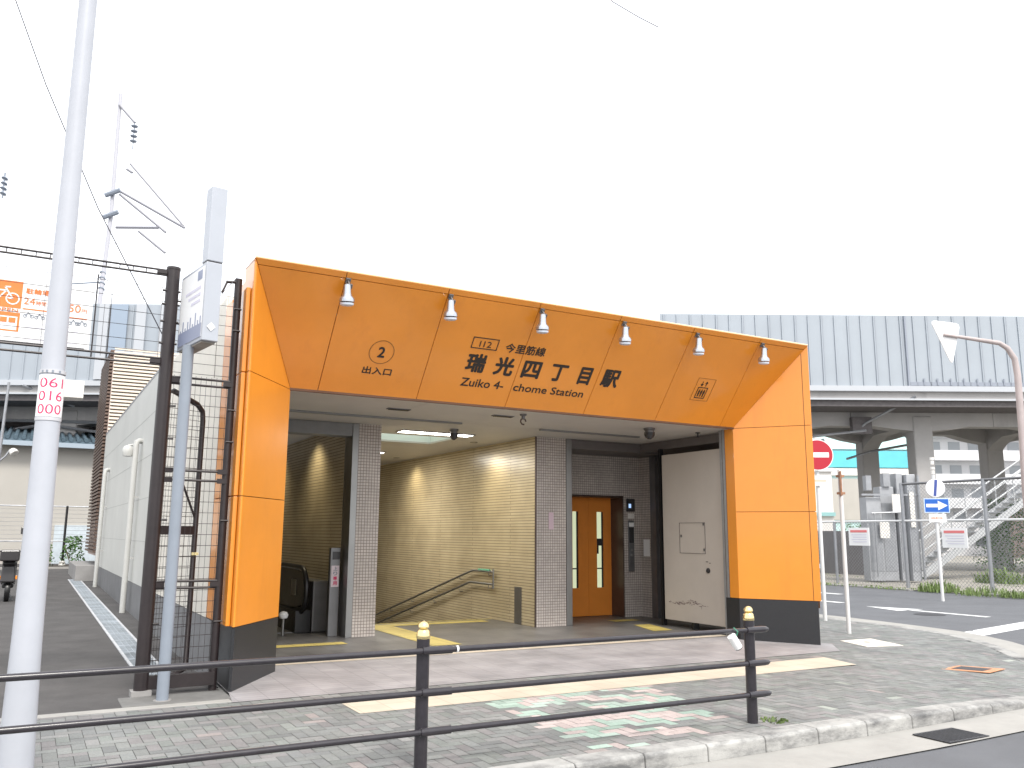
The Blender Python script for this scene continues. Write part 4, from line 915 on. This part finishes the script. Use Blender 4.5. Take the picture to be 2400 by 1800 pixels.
t = thing('gutter_grate', (5.37, -4.28, -.12), 'dark iron drain grate in the gutter by the kerb', 'grate')
zg = zr(5.5)+.016; b = MB(); b.box(5.10, 5.66, -4.46, -4.44, zg, zg+.006); b.box(5.10, 5.66, -4.12, -4.10, zg, zg+.006)
for i in range(15): b.box(5.10+i*.0385, 5.12+i*.0385, -4.44, -4.12, zg, zg+.006)
b.build('bars', IRON, t); MB().box(5.10, 5.66, -4.46, -4.10, zg-.003, zg-.001).build('pit', BLACK, t)  # black sheet on the gutter stands for the shade below the bars
t = thing('manhole_cover', (15.3, 2.85, -.02), 'round iron manhole cover in the side street', 'manhole'); MB().lathe((15.3,2.85,-.019), (0,0,1), [(0,.32),(.004,.32),(.006,.30)], 40).build('lid', IRON, t)

# weeds and plants
def tuft(mb, x, y, z_, n_, h, sp, rnd):
    for i in range(n_):
        a_ = rnd.uniform(0, 6.28); r = sp*math.sqrt(rnd.random()); px, py = x+r*math.cos(a_), y+r*math.sin(a_)
        hh = h*rnd.uniform(.4, 1.1)*(1-.5*r/sp); l = rnd.uniform(.2, .6)*hh; b_ = rnd.uniform(0, 6.28); w_ = rnd.uniform(.006, .02)*max(1, h*2)
        d = Vector((math.cos(b_), math.sin(b_), 0)); s_ = Vector((-d.y, d.x, 0))*w_; p = Vector((px, py, z_))
        mb.face([p-s_, p+s_, p+d*l*.5+Vector((0,0,hh*.7))+s_*.8, p+d*l*.5+Vector((0,0,hh*.7))-s_*.8]); mb.face([p+d*l*.5+Vector((0,0,hh*.7))-s_*.8, p+d*l*.5+Vector((0,0,hh*.7))+s_*.8, p+d*l+Vector((0,0,hh*.75))])
rg = random.Random(3)
wl = [(22.3,5.9,.42,.9,'tall grass clump at the foot of the one way sign pole'),(22.5,7.6,.55,.6,'bright grass clump left of the one way sign pole'),(22.2,4.9,.3,.5,'low weeds at the break in the yard kerb'),(28.5,18.6,.9,1.0,'leafy weed bush in front of the grey cabinets'),(29.5,9.8,.9,.9,'leafy weed bush under the steel stair'),(31,8.1,.7,.9,'weed bush right of the stair foot'),(29,13.6,.5,.8,'low weeds before the cabinets'),(4.02,-3.5,.06,.12,'tiny weeds at the foot of the right guard rail post')]
for (x, y, h, sp, lb) in wl:
    b = MB(); tuft(b, x, y, 0, 260 if h > .1 else 50, h, sp, rg); tag(b.build('weed_clump', LEAF2), lb, 'weeds', 'weeds around the fenced yard')
b = MB()
for i in range(60): tuft(b, rg.uniform(22.2,22.6), rg.uniform(8, 24), 0, 20, .14, .35, rg)
for i in range(40): tuft(b, rg.uniform(22.6,31), rg.uniform(2, 20), 0, 10, .10, .4, rg)
tag(b.build('roadside_grass', LEAF2), 'thin grass strip along the far kerb of the side street', 'grass', kind='stuff')
def shrub(x, y, z_, h, r, n_, lb, nm='shrub'):
    b = MB(); st_ = MB()
    for i in range(n_):
        u_ = rg.random(); zz_ = z_+h*u_**.8; rr = r*(1-.5*u_)*math.sqrt(rg.random()); a_ = rg.uniform(0, 6.28); p = Vector((x+rr*math.cos(a_), y+rr*math.sin(a_), zz_))
        s_ = rg.uniform(.03, .08); d = Vector((rg.uniform(-1,1), rg.uniform(-1,1), rg.uniform(-.3,.8))).normalized(); e_ = d.cross(Vector((rg.uniform(-1,1), rg.uniform(-1,1), .3))).normalized()
        b.face([p-d*s_, p+e_*s_*.5, p+d*s_, p-e_*s_*.5])
    for i in range(7):
        a_ = rg.uniform(0, 6.28); st_.wire((x,y,z_), (x+r*.6*math.cos(a_), y+r*.6*math.sin(a_), z_+h*rg.uniform(.6,.95)), .01)
    t = thing(nm, (x, y, z_), lb, 'plant', 'plants by the back fence of the alley'); b.build('foliage', LEAF, t); st_.build('stem', mat('stem_brown', (.12,.09,.05), .8), t)
shrub(-.3, 28.6, .25, 1.2, .55, 420, 'green shrub right of the fence post at the alley end'); shrub(-1.3, 28.7, .25, .9, .5, 300, 'low shrub left of the fence post at the alley end'); shrub(-3.4, 26.5, .2, 1.4, .6, 380, 'leafy shrub at the left edge behind the scooter')
tag(MB().box(-1.7, .5, 28.3, 29.2, .1, .33).build('planting_bed', mat('soil', (.07,.06,.05), .9)), kind='structure')
tag(MB().box(-8, .3, 27.9, 28.2, .1, .30).build('white_kerb', CONCL, bevel=.01), kind='structure')

# ================================================================== ALLEY END
t = thing('alley_fence', (-2, 29, .2), 'low black post and rail fence at the end of the alley', 'fence')
for x in (-3.3, -.62, -6.0): 
    MB().cyl((x,28.9,.15),(x,28.9,2.62), .045, n=12).build('post', BLACK, t); MB().lathe((x,28.85,.3), (0,0,1), [(0,.12),(.05,.13),(.10,.1),(.15,.12),(.2,.06)], 14).build('post_base', DIRTW, t)
b = MB()
for z_ in (2.6, 1.25): b.tube([(-9,28.9,z_),(2,28.9,z_)], .025, 8)
b.build('rail', GALV, t); b = MB()
for i in range(8): b.wire((-9,28.9,1.35+i*.16), (2,28.9,1.35+i*.16), .006)
b.build('wires', GALV, t)
# tile roofed building behind the alley
t = thing('tiled_roof_building', (-7, 32, 0), 'cream building with a blue grey tiled roof behind the alley', 'building')
BW = MB().box(-30, 4.5, 33.0, 40, 0, 5.35).build('wall', CREAMW, t)
b = MB(); b.loft([(-30.5,32.4,5.42),(5,32.4,5.42),(5,32.4,5.5),(-30.5,32.4,5.5)], [(-30.5,38,6.4),(5,38,6.4),(5,38,6.5),(-30.5,38,6.5)]); x = -18
while x < 4.5: b.cyl((x,32.35,5.56),(x,37.9,6.52), .085, n=8); x += .30
b.build('roof', ROOFT, t); MB().box(-30.5, 5, 32.3, 32.42, 5.22, 5.42).build('eave_gutter', mat('eave_blue', (.32,.38,.44), .5), t)
b = MB(); b.box(-9.2, -3.55, 32.6, 33.0, 3.40, 3.50); b.build('canopy', GALV, t); b = MB(); z_ = .3
while z_ < 3.3: b.box(-9.0, -3.75, 32.93, 32.985, z_, z_+.11); z_ += .12
b.build('shutter', mat('shutter_grey', (.50,.52,.52), .5), t)
MB().box(-.9, 3.5, 32.9, 32.99, .2, 1.9).build('blue_dado', mat('dado_blue', (.50,.56,.60), .7, var=.1), t)
# lamp post with two heads
t = thing('twin_street_lamp', (-3.05, 26.5, .2), 'pale grey twin headed lamp post before the cream building', 'street lamp')
MB().tube([(-3.05,26.5,.1),(-3.05,26.5,4.2),(-3.0,26.5,7.0)], [.07,.055,.045], 14).build('pole', GALV, t, smooth=True)
b = MB(); b.tube([(-3.04,26.5,4.1),(-2.85,26.5,4.3),(-2.72,26.5,4.55)], .035, 10); b.tube([(-3.04,26.5,4.1),(-3.25,26.5,4.35),(-3.5,26.5,4.5)], .035, 10); b.build('arm', GALV, t, smooth=True)
for (x, z_) in ((-2.68, 4.6), (-3.55, 4.52)): MB().lathe((x,26.5,z_-.06), (.3 if x > -3 else -.5,-.3,-.4), [(0,.04),(.02,.10),(.10,.14),(.2,.15),(.22,.13)], 16).build('lamp_head', DIRTW, t, smooth=True)
MB().box(-1.55, -.55, 26.0, 26.8, 6.55, 7.2).build('duct_box', DIRTW)
o = bpy.data.objects['duct_box']; tag(o, 'white square duct box left of the louvred tower', 'duct')
# scooter at the left edge
t = thing('motor_scooter', (-2.4, 13.2, .1), 'black delivery scooter half hidden behind the pale pole', 'scooter')
sx, sy, sz = -2.2, 13.0, .10
def wheel(y):
    b = MB(); b.lathe((sx-.05,y,sz+.23), (1,0,0), [(0,.15),(0,.225),(.02,.235),(.08,.235),(.10,.225),(.10,.15)], 30); W1 = b.build('wheel', BLACK, t, smooth=True)
    b = MB(); b.lathe((sx-.03,y,sz+.23), (1,0,0), [(0,.04),(.06,.04)], 16); b.lathe((sx-.045,y,sz+.23), (1,0,0), [(0,.14),(.005,.155),(.085,.155),(.09,.14)], 24)
    for k_ in range(5): b.cyl((sx,y,sz+.23),(sx,y+.145*math.cos(k_*1.257),sz+.23+.145*math.sin(k_*1.257)), .014, n=6)
    b.build('rim', GALV, W1)
wheel(sy); wheel(sy+1.25)
b = MB(); b.loft([(sx-.16,sy-.28,sz+.42),(sx+.14,sy-.28,sz+.42),(sx+.14,sy+.42,sz+.36),(sx-.16,sy+.42,sz+.36)], [(sx-.13,sy-.22,sz+.78),(sx+.12,sy-.22,sz+.78),(sx+.12,sy+.5,sz+.74),(sx-.13,sy+.5,sz+.74)]); b.box(sx-.12, sx+.11, sy+.4, sy+1.0, sz+.26, sz+.36)
b.loft([(sx-.16,sy+.95,sz+.3),(sx+.14,sy+.95,sz+.3),(sx+.1,sy+1.15,sz+.35),(sx-.12,sy+1.15,sz+.35)], [(sx-.17,sy+.80,sz+.95),(sx+.15,sy+.80,sz+.95),(sx+.1,sy+.95,sz+1.0),(sx-.12,sy+.95,sz+1.0)]); b.build('body', DARKP, t, bevel=.03)
MB().box(sx-.14, sx+.12, sy-.25, sy+.5, sz+.78, sz+.88).build('seat', BLACK, t, bevel=.04); MB().box(sx-.20, sx+.18, sy-.50, sy-.02, sz+.88, sz+1.12).build('cargo_box', DARKP, t, bevel=.03)
b = MB(); b.tube([(sx-.33,sy+.72,sz+1.08),(sx,sy+.82,sz+1.04),(sx+.31,sy+.72,sz+1.08)], .018, 10); b.cyl((sx,sy+.95,sz+.5),(sx,sy+.8,sz+1.05), .025); b.build('handlebar', BLACK, t)
b = MB(); b.tube([(sx+.24,sy+.74,sz+1.08),(sx+.22,sy+.66,sz+1.5)], .012, 8); b.build('mirror_stalk', BLACK, t); MB().box(sx+.14, sx+.30, sy+.62, sy+.68, sz+1.46, sz+1.62).build('mirror', DARKP, t, bevel=.02)
b = MB(); b.box(sx+.13, sx+.17, sy-.24, sy-.06, sz+.48, sz+.56); b.box(sx-.19, sx-.15, sy-.24, sy-.06, sz+.48, sz+.56); b.build('indicator', TAIL, t, bevel=.01)
b = MB(); b.tube([(sx+.02,sy+.3,sz+.2),(sx+.14,sy+.35,sz-.09),(sx+.2,sy+.6,sz-.09)], .015, 8); b.build('stand', GALV, t)

# ================================================================== RAILWAY VIADUCT (runs about 29 degrees off the facade)
VD = thing('railway_viaduct', vp(0, 40, 0), 'elevated railway viaduct with pale blue grey noise barrier and concrete piers', 'viaduct')
def vbox(mb, s0, s1, d0, d1, z0, z1): return mb.obox(C0, RT, FW, (0,0,1), s0, s1, d0, d1, z0, z1)
b = MB(); vbox(b, -70, 60, 38.05, 52, 7.75, 8.12); b.build('deck', CONCD, VD)
NBm = MB(); vbox(NBm, 6.75, 60, 37.95, 38.05, 8.37, 11.66); vbox(NBm, -70, -15.2, 37.95, 38.05, 8.37, 11.95); vbox(NBm, -15.2, 6.75, 37.95, 38.05, 8.37, 10.2); NBo = NBm.build('noise_barrier', NB, VD)
b = MB(); s_ = 6.9
while s_ < 45: vbox(b, s_, s_+.05, 37.90, 37.949, 8.38, 11.63); s_ += .60
b.build('barrier_rib', NB, NBo); b = MB(); s_ = -60.
while s_ < -15.2: vbox(b, s_, s_+.05, 37.90, 37.949, 8.38, 11.92); s_ += .60
b.build('barrier_rib', NB, NBo)
b = MB(); vbox(b, 17.9, 17.98, 37.87, 37.949, 8.2, 11.64); s_ = 6.9+.045
while s_ < 45: vbox(b, s_+.012, s_+.028, 37.89, 37.899, 8.40, 11.6); s_ += 1.2
s_ = 18.6
while s_ < 45: vbox(b, s_, s_+.06, 37.87, 37.899, 8.40, 8.72); s_ += .6
vbox(b, 18.0, 45, 37.90, 37.949, 8.38, 8.55); b.build('barrier_joint', NBD, NBo)
b = MB(); 
for s_ in (-17.2, -18.9, -16.1): vbox(b, s_, s_+.45, 37.80, 37.88, 8.4, 11.92)
b.build('barrier_post', NBL, NBo); b = MB(); vbox(b, -18.35, -17.6, 37.82, 37.88, 8.42, 11.9); b.build('barrier_pilaster', mat('pilaster_blue', (.28,.34,.42), .5), NBo)
b = MB(); vbox(b, -70, 60, 37.85, 38.2, 8.12, 8.36); b.build('fascia', NBL, VD); b = MB(); vbox(b, -70, 60, 37.92, 38.02, 7.72, 7.80); b.build('conduit', NBL, VD)
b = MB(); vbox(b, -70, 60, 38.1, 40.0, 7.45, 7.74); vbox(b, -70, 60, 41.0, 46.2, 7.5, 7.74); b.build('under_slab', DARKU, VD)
cs = [19.45+6.75*k_ for k_ in range(-6, 4)]
for s_ in cs:
    for d_ in (40.05, 46.1):
        b = MB(); vbox(b, s_-.45, s_+.45, d_, d_+.9, -.3, 7.3); b.build('pier', CONCD, VD, bevel=.06)
def arch_beam(d_, nm, zm, zp):
    b = MB()
    for s_ in cs:
        zq = zp*.65+zm*.35; pts = [(s_-3.365, 7.5), (s_-3.365, zm), (s_-2.3, zm), (s_-1.3, zq), (s_-.46, zp), (s_+.46, zp), (s_+1.3, zq), (s_+2.3, zm), (s_+3.365, zm), (s_+3.365, 7.5)]
        b = MB(); b.loft([vp(s2, d_, z_) for s2, z_ in pts], [vp(s2, d_+.8, z_) for s2, z_ in pts]); b.build(nm, CONCD, VD)
arch_beam(40.1, 'edge_beam', 6.82, 6.6); arch_beam(46.15, 'edge_beam', 7.15, 6.7)
b = MB()
for s_ in cs:
    pts = [(40.9,7.5),(40.9,6.3),(41.4,6.6),(42.4,6.9),(44.6,6.9),(45.6,6.6),(46.1,6.3),(46.1,7.5)]
    b = MB(); b.loft([vp(s_-.4, d_, z_) for d_, z_ in pts], [vp(s_+.4, d_, z_) for d_, z_ in pts]); b.build('cross_beam', CONCD, VD)
DP = [(((18.2,37.9,7.9),(16.6,39.6,6.9),(16.4,39.8,6.7)),.06), (((16.6,39.7,6.55),(13.2,39.7,6.15)),.06), (((14.6,39.7,6.1),(13.4,39.7,5.55)),.07), (((19.9,42,6.2),(18.6,44,6.0),(17.3,44,5.6)),.06), (((-22,37.8,8.1),(-20.5,39.5,7.4)),.06)]
for q, r_ in DP: MB().tube([vp(*p) for p in q], r_, 8).build('drain_pipe', GALV, VD)
b = MB(); vbox(b, 16.0, 16.9, 39.7, 40.05, 6.4, 7.2); b.build('junction_box', DARKU, VD)
b = MB(); vbox(b, -70, -12, 45, 45.4, 0, 7.6); b.build('added_dark_wall', DARKU, VD)  # dark wall added so the space under the deck stays dark
MB().tube([vp(-30,40.02,6.9), vp(-12,40.02,6.6)], .08, 6).build('brace', GALV, VD); MB().tube([vp(-26,39.9,5.9), vp(-22,39.9,6.6), vp(-17,39.9,5.9)], .07, 6).build('brace', GALV, VD)
# catenary mast on the viaduct
t = thing('catenary_mast', vp(-20.9, 42, 8.1), 'pale railway catenary mast with insulators and slanting brackets', 'mast')
MB().tube([vp(-21.2,42,8.1), vp(-20.85,42,17.7), vp(-20.94,42,24.6)], [.12,.11,.10], 10).build('mast', mat('mast_grey', (.44,.44,.48), .5), t, smooth=True)
b = MB()
for q in (((-20.9,23.9),(-20.0,22.9)), ((-20.5,19.1),(-16.95,17.1)), ((-20.45,18.9),(-17.9,16.85)), ((-20.5,17.1),(-18.3,17.1)), ((-19.3,16.9),(-17.85,15.75)), ((-20.2,20.3),(-19.9,20.1))): b.tube([vp(q[0][0],41.9,q[0][1]), vp(q[1][0],41.9,q[1][1])], .075, 6)
b.tube([vp(-20.05,41.9,20.6), vp(-17.0,41.9,17.2)], .06, 6); b.build('bracket', WIREL, t)
b = MB(); b.tube([vp(-20.0,41.9,23.0), vp(-20.0,41.9,21.4)], .03, 6)
for i in range(4): b.lathe(vp(-20.0,41.9,22.75-i*.28), (0,0,-1), [(0,.05),(.03,.18),(.08,.16),(.1,.05)], 12)
b.build('insulator', GREYINK, t)
for z_ in (18.95, 17.75): MB().tube([vp(-21.15,41.8,z_-.15), vp(-20.4,41.8,z_+.15)], .13, 8).build('insulator', GREYINK, t)
for (s_, z_, lb) in ((-26.6, 19.4, 'dark insulator fitting at the far left edge of the sky'), (-21.0, 14.3, 'small dark insulator stack left of the tall fence post')):
    b = MB(); b.tube([vp(s_,42,z_-.7), vp(s_,42,z_+.7)], .05, 6)
    for i in range(4): b.lathe(vp(s_,42,z_-.5+i*.28), (.3,.2,1), [(0,.05),(.03,.17),(.09,.15),(.12,.05)], 10)
    b.tube([vp(s_-1.5,42,z_-.2), vp(s_,42,z_-.1)], .04, 6); tag(b.build('wire_insulator', GREYINK), lb, 'insulator')
for (z0, z1) in ((17.1, 15.6), (14.0, 13.6)):
    o = MB().tube([vp(-40,42,z0), vp(-20,42,(z0+z1)/2-.1), vp(-12,42,z1)], .012, 4).build('catenary_wire', WIREL); tag(o, 'faint railway wire %s above the barrier' % ('high' if z0 > 16 else 'low'), 'wire')

# ================================================================== YARD ACROSS THE STREET
t = thing('chain_link_fence', (23.4, 6, 0), 'tall grey chain link fence with a white pipe rail around the yard', 'fence')
b = MB(); b.tube([(23.4,26,2.17),(23.4,-9,2.17)], .035, 8); b.build('pipe_rail', WHITEP, t); b = MB(); b.tube([(23.4,9.3,3.38),(23.4,-9,3.38)], .04, 8); b.build('top_rail', STEELD, t)
for y in (9.27, 6.43, 3.6, .75, -2.1, -5): 
    MB().cyl((23.4,y,0),(23.4,y,3.40), .06, n=12).build('post', GALV, t)
for y in (12.1, 15, 18, 21, 24): MB().cyl((23.4,y,0),(23.4,y,2.17), .05, n=12).build('post', GALV, t)
def chain(mb, y0, y1, z0, z1, p=.12, r=.0065):
    h = z1-z0; y = y0-h
    while y < y1:
        for sg in (1, -1):
            a0, a1 = (y, y+h); lo, hi = max(a0, y0), min(a1, y1)
            if hi > lo:
                t0, t1 = (lo-y)/h, (hi-y)/h
                za0, za1 = (z0+h*t0, z0+h*t1) if sg > 0 else (z1-h*t0, z1-h*t1)
                mb.wire((23.4+.004*sg, lo, za0), (23.4+.004*sg, hi, za1), r)
        y += p
b = MB(); chain(b, -6, 9.27, .05, 3.36); b.build('mesh', GALV, t); b = MB(); chain(b, 9.27, 24, .05, 2.15); b.build('mesh', GALV, t)
for (y, z0, lb) in ((11.0, 1.62, 'white notice board with a red heading, left one on the fence'), (7.45, 1.60, 'white notice board with a red heading, right of the one way sign')):
    t2 = thing('fence_notice', (23.32, y, z0), lb, 'notice', 'notices on the chain link fence')
    MB().box(23.30, 23.33, y-.42, y+.42, z0-.28, z0+.33).build('board', SIGNW, t2); MB().box(23.29, 23.299, y-.34, y+.34, z0+.17, z0+.25).build('heading', mat('faded_red', (.70,.20,.20), .6), t2)
    b = MB(); 
    for i in range(4): b.box(23.29, 23.299, y-.32, y+.30-.06*(i % 2), z0+.08-i*.08, z0+.10-i*.08)
    b.build('text_line', LILAC, t2)
# electrical cabinets
t = thing('electrical_cabinets', tuple(vp(14.1, 32, 0)), 'group of grey electrical cabinets and switch gear behind the fence', 'cabinet')
for i, (s0, s1, z1, d0) in enumerate(((13.2, 13.75, 3.1, 32), (13.82, 14.35, 3.5, 32.2), (14.42, 14.66, 4.0, 32.1), (14.72, 15.05, 3.95, 31.9))):
    b = MB(); vbox(b, s0, s1, d0, d0+.6, .05, z1); cb_ = b.build('cabinet', CABINET, t, bevel=.02); b = MB(); vbox(b, s0+.05, s1-.05, d0-.015, d0-.002, .4, z1-.6); b.build('door', GALV, cb_)
b = MB(); vbox(b, 13.25, 13.45, 32.0, 32.3, 3.35, 3.9); vbox(b, 13.95, 14.2, 32.1, 32.4, 3.5, 4.0); vbox(b, 13.0, 15.1, 31.85, 31.9, 3.15, 3.22); b.build('switch_box', GALV, t)
for q in ((14.12, 14.5, 31.85, 31.88, 2.55, 3.2), (14.75, 14.92, 31.82, 31.86, 2.0, 3.3), (13.6, 13.95, 31.85, 31.88, 1.6, 2.2)): vbox(MB(), *q).build('label_plate', DIRTW, t)
b = MB(); b.tube([vp(13.3,31.8,2.5), vp(14.4,31.8,2.55), vp(14.5,31.8,2.3)], .03, 6); b.tube([vp(13.4,31.8,.2), vp(13.4,31.8,2.5)], .03, 6); b.tube([vp(15.1,31.8,.1), vp(15.1,31.8,3.9)], .05, 8); b.build('conduit', GALV, t)
STAIRG = mat('stair_grey', (.46,.47,.48), .5, .2, var=.08, vscale=3)
# steel stair
t = thing('steel_stair', tuple(vp(17, 34, 0)), 'grey steel staircase rising to the right behind the fence', 'stair')
ds = 34.5
for dd in (0, 1.3):
    b = MB(); b.loft([vp(16.0,ds+dd,.1), vp(16.5,ds+dd,.1), vp(24,ds+dd,5.25), vp(24,ds+dd,5.55)], [vp(16.0,ds+dd+.06,.1), vp(16.5,ds+dd+.06,.1), vp(24,ds+dd+.06,5.25), vp(24,ds+dd+.06,5.55)]); b.build('stringer', STAIRG, t)
    b = MB()
    for hgt in (1.1, .62): b.tube([vp(16.2,ds+dd,.35+hgt), vp(24,ds+dd,5.55+hgt)], .035, 8)
    s_ = 16.3
    while s_ < 24: b.cyl(vp(s_,ds+dd,.3+(s_-16.2)*.667), vp(s_,ds+dd,1.45+(s_-16.2)*.667), .025, n=8); s_ += 1.3
    b.build('handrail', STAIRG, t)
b = MB()
for i in range(26): vbox(b, 16.25+i*.3, 16.55+i*.3, ds+.06, ds+1.3, .25+i*.2, .29+i*.2)
b.build('tread', STAIRG, t); b = MB(); b.tube([vp(22.2,ds-.1,4.6), vp(22.2,ds-.1,6.6), vp(22.0,ds-.1,6.9), vp(21.6,ds-.1,6.85)], .05, 8); b.build('lamp_bracket', GREYINK, t)
# block wall and blue sheet
t = MB(); t.box(30, 30.3, 14.5, 30, 0, 1.9); o = t.build('block_wall', mat('block_grey', (.16,.15,.15), .9, var=.2)); tag(o, 'dark concrete block wall at the back left of the yard', 'wall')
o = MB().loft([(27,17.5,.32),(27.6,16.4,.32),(28.2,17.4,.3),(27.4,18.6,.3)], [(27.05,17.5,.42),(27.6,16.5,.5),(28.1,17.4,.44),(27.4,18.5,.4)]).build('tarpaulin', mat('blue_sheet', (.45,.60,.75), .5)); tag(o, 'pale blue tarpaulin bundle lying in front of the block wall', 'tarpaulin')
# distant buildings
def far_building(nm, s0, s1, D, z1, m_, lb, floors, win, band=None, wm=WIN):
    t = thing(nm, tuple(vp((s0+s1)/2, D, 0)), lb, 'building'); b = MB(); vbox(b, s0, s1, D, D+12, 0, z1); wl_ = b.build('wall', m_, t)
    b = MB(); vbox(b, s0-.15, s1+.15, D-.2, D+12.1, z1, z1+.3); b.build('roof_slab', GREYW, t)
    if win:
        fh = z1/floors
        for f_ in range(floors):
            s_ = s0+.7
            while s_+1.2 < s1: vbox(MB(), s_, s_+1.1, D-.04, D-.005, f_*fh+.9, f_*fh+fh-.5).build('window', wm, t); s_ += 1.9
            bal = MB(); vbox(bal, s0+.1, s1-.1, D-1.0, D-.05, f_*fh-.1, f_*fh+.06); vbox(bal, s0+.1, s1-.1, D-1.05, D-1.0, f_*fh-.1, f_*fh+.85); bal.build('balcony', GREYW, t)
    if band:
        for (z0, z2, bm_) in band: b = MB(); vbox(b, s0-.05, s1+.05, D-.3, D-.05, z0, z2); b.build('facade_band', bm_, t)
far_building('netted_building', 26.5, 38.2, 80, 11.2, CYANP, 'pale building wrapped in a turquoise safety net behind the piers', 4, False, [(8.05, 9.6, TEAL), (7.3, 7.95, DIRTW), (9.75, 10.1, CYANP), (3.2, 7.0, CREAMW)])
FARWIN = mat('far_window', (.30,.32,.34), .3)
far_building('apartment_block', 39.5, 52, 82, 13.5, GREYW, 'pale grey apartment block with rows of balconies behind the piers', 6, True, None, FARWIN)
far_building('white_house', 18.0, 26.2, 70, 6.9, mat('house_white', (.70,.68,.66), .8), 'low white house between the no entry sign and the first pier', 2, False, [(3.3, 3.6, mat('teal_band', (.25,.45,.45), .6))])
far_building('green_fronted_house', 44, 62, 66, 4.2, mat('dull_red', (.40,.30,.27), .8), 'low reddish roofed house behind the steel staircase', 1, False)
shrub(31.5, 17.8, 0, 2.2, 1.0, 500, 'dark green bush against the left pier', 'bush'); bpy.data.objects['bush']['group'] = 'bushes in the yard'
shrub(41, 16.2, 0, 3.6, 1.9, 4200, 'large green bush behind the steel staircase', 'bush')
o = [q for q in bpy.data.objects if q.name.startswith('bush')]
for q in o: q['group'] = 'bushes in the yard'
